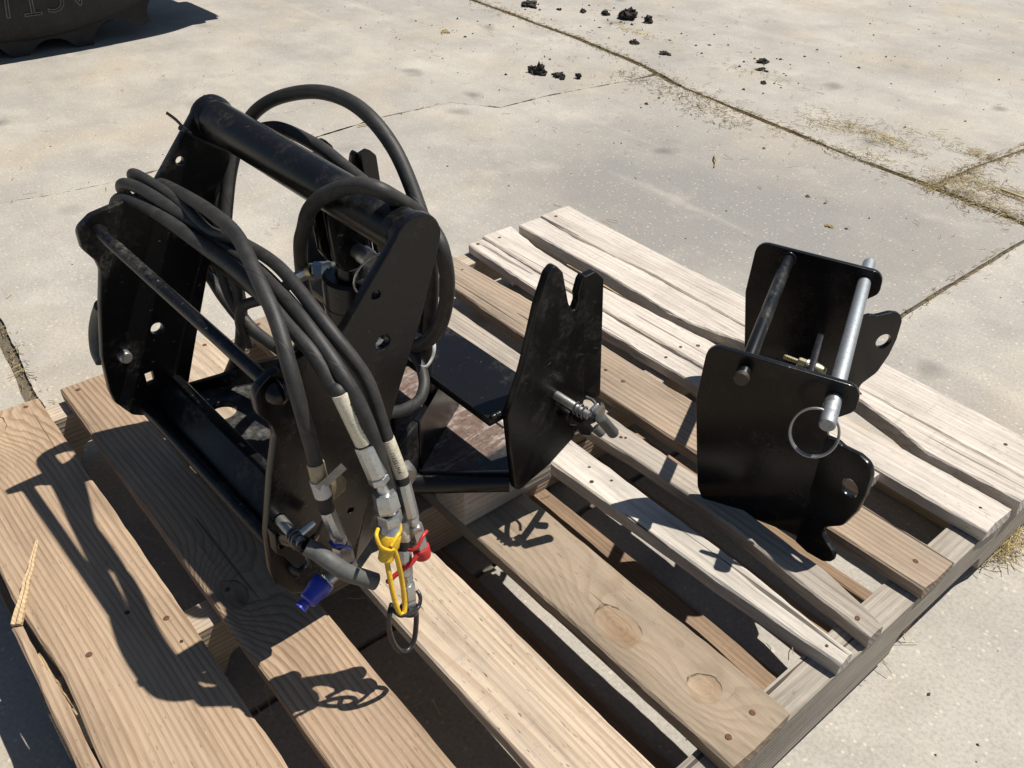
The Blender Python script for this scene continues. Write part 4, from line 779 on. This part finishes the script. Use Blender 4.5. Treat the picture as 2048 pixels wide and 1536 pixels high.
# ================================================================ BRACKET
BT = Vector((.729, .233, .353)); bv = Vector((-.446, .895, -.02)).normalized(); bu = Vector((0, 0, 1)); bu = (bu - bv * bv.z).normalized(); bb = bv.cross(bu)
BLN = .2968
BO = Vector((.09, .148, -.245))
BM = Matrix((bb, bv, bu)).transposed().to_4x4(); BM.translation = BT
BM2 = BM.copy(); BM2.translation = BM @ BO
brk = empty('mounting_bracket', BM2, 'black steel mounting bracket with cross pins standing on the right side of the pallet', 'bracket')
def BV(a, e, c): return Vector((a, e, c)) - BO
TH2 = .008
MAIN = [(-.003, -.002, .016), (.170, -.012, .016), (.171, -.044, .016), (.157, -.056, .012), (.143, -.066, .009), (.149, -.083, .006), (.1515, -.088), (.1515, -.2565), (.146, -.247), (.136, -.245), (.024, -.232, .010), (.015, -.214, .02), (-.006, -.083, .04)]
k = .68; sc = math.sqrt(1 + k * k)
FLG = [(.1515, -.088), (.164, -.084, .006), (.172, -.086, .01), (.190, -.082, .015), (.203, -.085, .012), (.208, -.098, .015), (.2085, -.128, .015), (.205, -.155, .02), (.196, -.185, .02), (.180, -.203, .012), (.1765, -.215, .008), (.186, -.224, .012), (.1965, -.230, .008), (.197, -.244, .007), (.188, -.253, .008), (.168, -.2585, .01), (.1515, -.2565)]
def fa(a): return (a - .150) * sc
def bplate(e, flip):
    root = plate('bracket_side', [(p[0], p[1]) + tuple(p[2:]) for p in MAIN], (BV(0, e + TH2, 0), EX, EZ), TH2, 'black_clean', brk, (), .0012)
    # plate() builds towards -v here (ex x ey points to -v)
    sg = 1 if flip else -1
    d = Vector((1 / sc, sg * k / sc, 0))
    org = BV(.150, e + (TH2 if not flip else TH2), 0)
    fp = plate('bent_flange', [(fa(p[0]), p[1]) + tuple(p[2:]) for p in FLG], (org, d, EZ), TH2, 'black_clean', brk, [circle2(fa(.1915), -.130, .0115, 26)], .0012)
    return root
bplate(0.0, False); bplate(BLN, True)
lathe('cross_rod', BV(.043, -.013, -.026), BV(.043, BLN + TH2, -.019), [(0, .0080), (.004, .0086), (1, .0086)], 'black_dusty', brk, 28)
weld([BV(.043 + .0095 * math.cos(a_), BLN - .001, -.019 + .0095 * math.sin(a_)) for a_ in [k_ * math.pi / 8 for k_ in range(17)]], .0024, brk)
lathe('rod_tip', BV(.043, -.0135, -.026), BV(.043, -.020, -.026), [(0, .0090), (.8, .0090), (1, .0080)], 'rod_end', brk, 24)
pin = lathe('hitch_pin', BV(.1445, -.052, -.036), BV(.1488, BLN + .060, -.030), [(0, .0078), (.006, .0092), (.045, .0094), (.047, .0088), (.055, .0088), (.057, .0092), (1, .0088)], 'pinsteel', brk, 32)
lathe('pin_shank', BV(.1446, -.014, -.0358), BV(.1449, .035, -.0354), [(0, .0096), (1, .0095)], 'steel', pin, 32)
rc = BV(.134, -.040, -.058)
for rr, of in ((.0262, 0.0), (.0254, .0022)):
    tube('pull_ring', [rc + Vector((rr * math.cos(2 * math.pi * i / 40), of + .010 * math.sin(2 * math.pi * i / 40), rr * math.sin(2 * math.pi * i / 40))) for i in range(40)], .0013, 'steel', pin, 8, closed=True, smooth=False)
plate('web_plate', [(.012, -.236), (BLN - .002, -.236), (BLN - .002, -.175), (.185, -.060, .006), (.165, -.050, .006), (.060, -.072, .01), (.012, -.150)], (BV(.108, TH2, 0) - Vector((0, TH2, 0)), EY, EZ), .008, 'black', brk, (), .001)
bl = BV(.112, .108, -.066); bd = Vector((-1, .10, .10)).normalized()
bolt = lathe('hex_bolt', bl - bd * -.004, bl + bd * .036, [(0, .0030), (.97, .0030), (1, .0024)], 'gold', brk, 14)
lathe('bolt_head', bl - bd * .018, bl - bd * .004, [(0, .004), (.5, .0066), (.9, .0074), (1, .0074)], 'gold', bolt, 24)
lathe('washer', bl + bd * .0045, bl + bd * .0075, [(0, .0078), (1, .0078)], 'zinc', bolt, 24)
lathe('nut', bl + bd * .008, bl + bd * .018, [(0, .0056), (.1, .0062), (.85, .0062), (1, .0054)], 'gold', bolt, 6, 20)
for i in range(6):
    q = bl + bd * (.0195 + i * .0025); lathe('thread_ridge', q, q + bd * .0014, [(0, .0028), (.5, .0035), (1, .0028)], 'gold', bolt, 14, 180)
o2 = BV(.068, .02, -.10)
lathe('bolt_head', BV(.062, .030, -.058), BV(.072, .026, -.052), [(0, .006), (.5, .006), (1, .003)], 'gold', brk, 14)

# ================================================================ TYRE
RT = 1.08; TY = .295; TX = -2.206; SK = .028
TM = Matrix(((0, 0, 1, TX), (1, 0, 0, TY), (0, 1, 0, RT - SK), (0, 0, 0, 1)))       # local x = along y, local y = up, local z = towards +x
tyre = empty('tractor_tyre', Matrix.Translation((TX, TY, 0)), 'large dusty black tractor tyre standing on the concrete at the top left', 'tyre')
TL = Matrix(((0, 0, 1, 0), (1, 0, 0, 0), (0, 1, 0, RT - SK), (0, 0, 0, 1)))
prof = [(-.56, 1.30), (-.50, 1.335), (-.28, 1.345), (-.06, 1.335), (-.005, 1.312), (.035, 1.285), (.075, 1.22), (.098, 1.13), (.098, 1.03), (.075, .92), (.04, .84), (.01, .80), (-.03, .795), (-.53, .795), (-.57, .80), (-.64, .92), (-.66, 1.08), (-.63, 1.24)]
bm = bmesh.new(); NS = 128; rings = []
prof = [(z, r - .30) for z, r in prof]
for kk in range(NS):
    a = 2 * math.pi * kk / NS
    rings.append([bm.verts.new((r * math.cos(a), r * math.sin(a), z)) for z, r in prof])
for kk in range(NS):
    a, b = rings[kk], rings[(kk + 1) % NS]
    for i in range(len(prof)): bm.faces.new((a[i], b[i], b[(i + 1) % len(prof)], a[(i + 1) % len(prof)]))
bm.transform(TL); link('carcass', bm_mesh(bm), 'tyre', tyre, 60)
NL = 31; pitch = 2 * math.pi / NL
def lug_mesh():
    bm = bmesh.new(); half = pitch / 2 * .995; rows = []
    for z, sk, sh in ((.006, 0.0, 0.0), (-.045, .006, 0.0), (-.16, .05, .02), (-.27, .10, .035)):
        row = []
        for i in range(17):
            t = -1 + 2 * i / 16; a = t * half + sk
            e = abs(t)
            rr = RT - .066 * (0 if e < .27 else math.sqrt(max(0, 1 - ((1 - e) / .73) ** 2))) if e > .27 else RT
            if z > 0: rr -= .004
            row.append(bm.verts.new((rr * math.cos(a), rr * math.sin(a), z)))
        inner = [bm.verts.new(((RT - .085 - (.03 if z > 0 else 0)) * math.cos(-half + sk + 2 * half * i / 16), (RT - .085 - (.03 if z > 0 else 0)) * math.sin(-half + sk + 2 * half * i / 16), z)) for i in range(17)]
        rows.append((row, inner))
    for (a, ai), (b, bi) in zip(rows, rows[1:]):
        for i in range(16): bm.faces.new((a[i], a[i + 1], b[i + 1], b[i]))
    a, ai = rows[0]
    for i in range(16): bm.faces.new((a[i + 1], a[i], ai[i], ai[i + 1]))
    a, ai = rows[-1]
    for i in range(16): bm.faces.new((a[i], a[i + 1], ai[i + 1], ai[i]))
    return bm_mesh(bm)
for kk in range(-5, 8):
    lm = lug_mesh(); lt = TL @ Matrix.Rotation(R(-90) + (kk - .30) * pitch, 4, 'Z'); lm.transform(lt)
    for v in lm.vertices: v.co.z = max(v.co.z, .001)           # the loaded tyre sits flat where it meets the ground
    link('lug', lm, 'tyre', tyre, 32)
# raised lettering round the sidewall, upside down at the foot of the wheel
def wall_z(r):
    for (z0, r0), (z1, r1) in zip(prof[3:10], prof[4:11]):
        if r1 <= r <= r0: return z0 + (z1 - z0) * (r0 - r) / max(1e-6, r0 - r1)
    return .09
for k, ch in enumerate('TRACTION'):
    tm = text_mesh(ch, .088, outline=.0022)
    for v in tm.vertices:
        rr = .878 + v.co.y; a = R(-90) + .33 - (v.co.x + k * .074) / .878
        v.co = (rr * math.cos(a), rr * math.sin(a), wall_z(rr) + .001 + v.co.z)
    tm.transform(TL); link('raised_letter', tm, 'tyre_edge', tyre, 60)
me = lathe_mesh([(-.50, .15), (-.50, .50), (-.05, .50), (-.05, .46), (-.22, .42), (-.22, .15)], 64); me.transform(TL); link('rim', me, 'rim', tyre, 35)

# ================================================================ LITTER
def clod(label, x, y, s, group='dark mud clods on the concrete', flat=.6, lumps=5, seed=0, parent=None, cat='mud clod', name='mud_clod', mat='mud'):
    rng = random.Random(seed); bm = bmesh.new()
    for i in range(lumps):
        f = 1.0 if i == 0 else rng.uniform(.35, .75)
        an = rng.uniform(0, 6.28); dd = 0 if i == 0 else rng.uniform(.5, 1.1) * s
        b2 = bmesh.new(); bmesh.ops.create_icosphere(b2, subdivisions=3, radius=1)
        for v in b2.verts: v.co += Vector((rng.uniform(-.1, .1), rng.uniform(-.1, .1), rng.uniform(-.1, .1)))
        ax = Vector((rng.uniform(.7, 1.3), rng.uniform(.7, 1.3), flat * rng.uniform(.7, 1.2)))
        sd = rng.uniform(0, 99)
        for v in b2.verts:
            d = v.co.copy(); kq = 1 + .75 * noise.noise(d * 1.6 + Vector((sd, 0, 0))) + .50 * noise.noise(d * 4.2 + Vector((0, sd, 0)))
            kq = max(.25, round(kq * 4) / 4 * .6 + kq * .4)
            v.co = Vector((d.x * ax.x, d.y * ax.y, d.z * ax.z)) * kq * s * f * .6 + Vector((dd * math.cos(an), dd * math.sin(an) * .7, s * f * flat * .42))
            v.co.z = max(v.co.z, 0.0)
        tmp = D.meshes.new('t'); b2.to_mesh(tmp); b2.free(); bm.from_mesh(tmp); D.meshes.remove(tmp)
    me = bm_mesh(bm, name); o = link(name, me, mat, None, 28); o.location = (x, y, .0003)
    return tag(o, label, cat, group)
clod('tallest dark mud clod of the cluster just in front of the long joint', -1.004, 1.514, .030, seed=1, flat=1.0, lumps=4)
clod('broken dark mud clod in the middle of the cluster before the joint', -0.945, 1.547, .024, seed=2, lumps=5)
clod('small flat grey mud chip at the near edge of the cluster', -0.915, 1.537, .014, seed=3, lumps=1, flat=.7)
clod('tilted grey mud chip at the right end of the cluster before the joint', -0.891, 1.586, .017, seed=4, lumps=1, flat=1.0)
clod('largest heap of dark mud beyond the joint near the top edge', -1.321, 2.271, .042, seed=5, flat=.9, lumps=7)
clod('upright mud crumb at the right end of the largest heap', -1.239, 2.293, .024, seed=6, flat=1.1, lumps=3)
clod('small mud clod just left of the largest heap', -1.420, 2.240, .020, seed=7, flat=.8, lumps=4)
clod('small dark mud clod second left of the largest heap', -1.509, 2.195, .015, seed=8, flat=.8, lumps=3)
clod('tiny mud clod farthest left of the row beyond the joint', -1.588, 2.141, .012, seed=18, flat=.7, lumps=2)
clod('flat dark mud pile cut by the top edge of the picture', -1.720, 2.092, .040, seed=9, flat=.45, lumps=7)
clod('dark clod tangled with a thin stalk beyond the joint', -1.066, 2.033, .019, seed=10, flat=.6, lumps=4)
clod('flat torn dark scrap beyond the joint', -0.909, 2.022, .019, seed=11, flat=.4, lumps=4)
clod('upper brownish mud clod of the pair right of the joint', -0.629, 2.227, .022, seed=12, flat=.6, lumps=4)
clod('lower brownish mud clod of the pair right of the joint', -0.577, 2.151, .020, seed=13, flat=.5, lumps=4)
clod('small crumbled mud lump nearest below the pair', -0.488, 2.038, .012, seed=14, flat=.6, lumps=5)
clod('small brown leaf scrap lying alone on the slab beside the pallet', 0.265, 1.294, .010, None, .4, 4, 15, cat='leaf', name='dry_leaf', mat='straw')
clod('flat brown leaf clump left of the long joint', -1.601, 1.569, .020, None, .3, 6, 16, cat='leaf', name='dry_leaf', mat='straw')
o = link('twig', tube_mesh(smooth_pts([(-0.179, 1.417, .004), (-0.159, 1.393, .008), (-0.142, 1.377, .006), (-0.125, 1.351, .004)], 5), [.0012 + .0014 * math.sin(i / 15 * 3.1) for i in range(16)], 6), 'straw', None, 60)
tag(o, 'short curled dry twig alone on the middle slab', 'twig')
o = link('straw_stalk', tube_mesh([(0.420, 1.805, .008), (0.513, 1.795, .010), (0.631, 1.780, .007)], .0030, 7), 'hay', None, 60)
tag(o, 'long pale straw stalk lying beyond the joint at the right edge', 'straw')
o = link('straw_stalk', tube_mesh([(-0.945, 0.776, .006), (-0.930, 0.855, .006)], .0022, 7), 'hay', None, 60)
tag(o, 'short pale straw piece left of the crack behind the hoses', 'straw')

def blades(name, items, mat, lo, hi, wd, lift=.006, parent=None, label=None):
    """many loose three-sided stalks; ITEMS: (x, y, spread heading or None)"""
    vs, fs = [], []
    for x, y, hd, zb in items:
        L = random.uniform(lo, hi); a = random.uniform(0, 6.283) if hd is None else hd + random.gauss(0, .5)
        ww = random.uniform(.5, 1.2) * wd; dz = random.uniform(-.3, 1) * lift; z0 = zb + random.uniform(.0006, lift * .7)
        d = Vector((math.cos(a), math.sin(a), 0)); s = Vector((-d.y, d.x, 0)); bend = random.uniform(-.2, .2) * L; b = len(vs)
        for t in (-.5, 0, .5):
            c = Vector((x, y, 0)) + d * L * t + s * bend * (1 - abs(t) * 2); z = max(zb + .0004, z0 + dz * (t + .5))
            vs += [c - s * ww + Vector((0, 0, z)), c + s * ww + Vector((0, 0, z)), c + Vector((0, 0, z + ww * 1.3))]
        for i in (0, 3):
            for p, q in ((0, 1), (1, 2), (2, 0)): fs.append((b + i + p, b + i + q, b + i + 3 + q, b + i + 3 + p))
        fs += [(b, b + 2, b + 1), (b + 6, b + 7, b + 8)]
    me = D.meshes.new(name); me.from_pydata(vs, [], fs)
    return tag(link(name, me, mat), kind='stuff')
def along(pts, n, sp, z=-.006):
    out = []; P = [Vector(p) for p in pts]; seg = [(a, b, (b - a).length) for a, b in zip(P, P[1:])]; tot = sum(s[2] for s in seg)
    for _ in range(n):
        t = random.uniform(0, tot)
        for a, b, L in seg:
            if t <= L: break
            t -= L
        p = a.lerp(b, min(1, t / L)); d = b - a; nn = Vector((-d.y, d.x)).normalized(); o_ = random.gauss(0, sp)
        p = p + nn * o_; out.append((p.x, p.y, math.atan2(d.y, d.x), z if abs(o_) < .007 else 0.0))
    return out
X1v = [p for p in X1 if -2.6 < p[0] < 1.0]
it = along(X1v, 3200, .006) + along(X1v, 500, .04, 0) + along([(-.861, 1.758), (-.419, 1.689), (-.272, 1.660)], 500, .045, 0) + along([(.296, 1.640), (.301, 1.939), (.324, 2.25)], 500, .010) + along(CR, 120, .004) + along([(-.468, -.314), (-.03, -.338)], 130, .008) + along(Y1[2:], 160, .006)
blades('straw_litter', it, 'straw', .006, .022, .0007, .006)
def clump(n, cx, cy, sx, sy, rot=0.0):
    out = []
    for _ in range(n):
        a, b = random.gauss(0, sx), random.gauss(0, sy); out.append((cx + a * math.cos(rot) - b * math.sin(rot), cy + a * math.sin(rot) + b * math.cos(rot), None, 0.0))
    return out
it = clump(300, -0.007, 1.905, .10, .025, -.2) + clump(120, -0.135, 1.856, .06, .03) + clump(70, 0.071, 1.758, .04, .02) + clump(380, 0.346, 1.788, .05, .06) + clump(260, 0.415, 1.699, .09, .03) + clump(180, 0.484, 1.817, .06, .02) + clump(90, -1.156, 2.151, .10, .02, -.1) + clump(60, -0.586, 2.102, .10, .03) + clump(70, 0.631, 1.709, .05, .03) + clump(60, 0.042, 2.004, .08, .03) + clump(120, 0.258, 2.004, .05, .02)
it += [(random.uniform(-2.3, 1.6), random.uniform(1.2, 3.6), None, 0.0) for _ in range(520)] + [(random.uniform(-2.0, .2), random.uniform(-.4, 1.7), None, 0.0) for _ in range(110)]
blades('loose_hay', it, 'hay', .008, .030, .0007, .008)
hc = []
for _ in range(300): hc.append((1.004 + random.gauss(0, .014), .612 + random.gauss(0, .030), None, 0.0))
for _ in range(14): hc.append((1.0 + random.gauss(0, .010), .31 + random.gauss(0, .05), None, 0.0))
for _ in range(120): hc.append((random.uniform(.05, .95), random.choice((-.2, -.13, .1, .2, -.34, -.06)) + random.gauss(0, .03), None, 0.0))
blades('hay_wisps', hc, 'hay', .012, .040, .0006, .020)
def crumbs(name, n, fn, lo, hi, mat):
    vs, fs = [], []
    for _ in range(n):
        x, y = fn(); s = lo + (hi - lo) * random.random() ** 3; b = len(vs); a = random.uniform(0, 6.28)
        for q in range(4): vs.append((x + s * random.uniform(.6, 1.3) * math.cos(a + q * 1.571), y + s * random.uniform(.6, 1.3) * math.sin(a + q * 1.571), .0002))
        vs.append((x + random.uniform(-.3, .3) * s, y + random.uniform(-.3, .3) * s, s * random.uniform(.5, 1.1)))
        fs += [(b, b + 1, b + 4), (b + 1, b + 2, b + 4), (b + 2, b + 3, b + 4), (b + 3, b, b + 4)]
    me = D.meshes.new(name); me.from_pydata(vs, [], fs); return tag(link(name, me, mat), kind='stuff')
crumbs('dark_grit', 620, lambda: (random.uniform(-2.4, 2.0), random.uniform(1.3, 4.2)), .0015, .0065, 'crumb')
crumbs('dark_grit', 260, lambda: (random.uniform(-2.2, 1.5), random.uniform(-.6, 1.6)), .001, .004, 'crumb')
crumbs('mud_crumbs', 160, lambda: (random.choice((-1.03, -1.38, -1.70, -.6)) + random.gauss(0, .13), random.choice((1.62, 2.30, 2.20, 2.12)) + random.gauss(0, .10)), .002, .008, 'mud')
crumbs('pale_grit', 420, lambda: (random.uniform(-2.2, 2.0), random.uniform(-.6, 3.2)), .001, .0035, 'crumb_light')
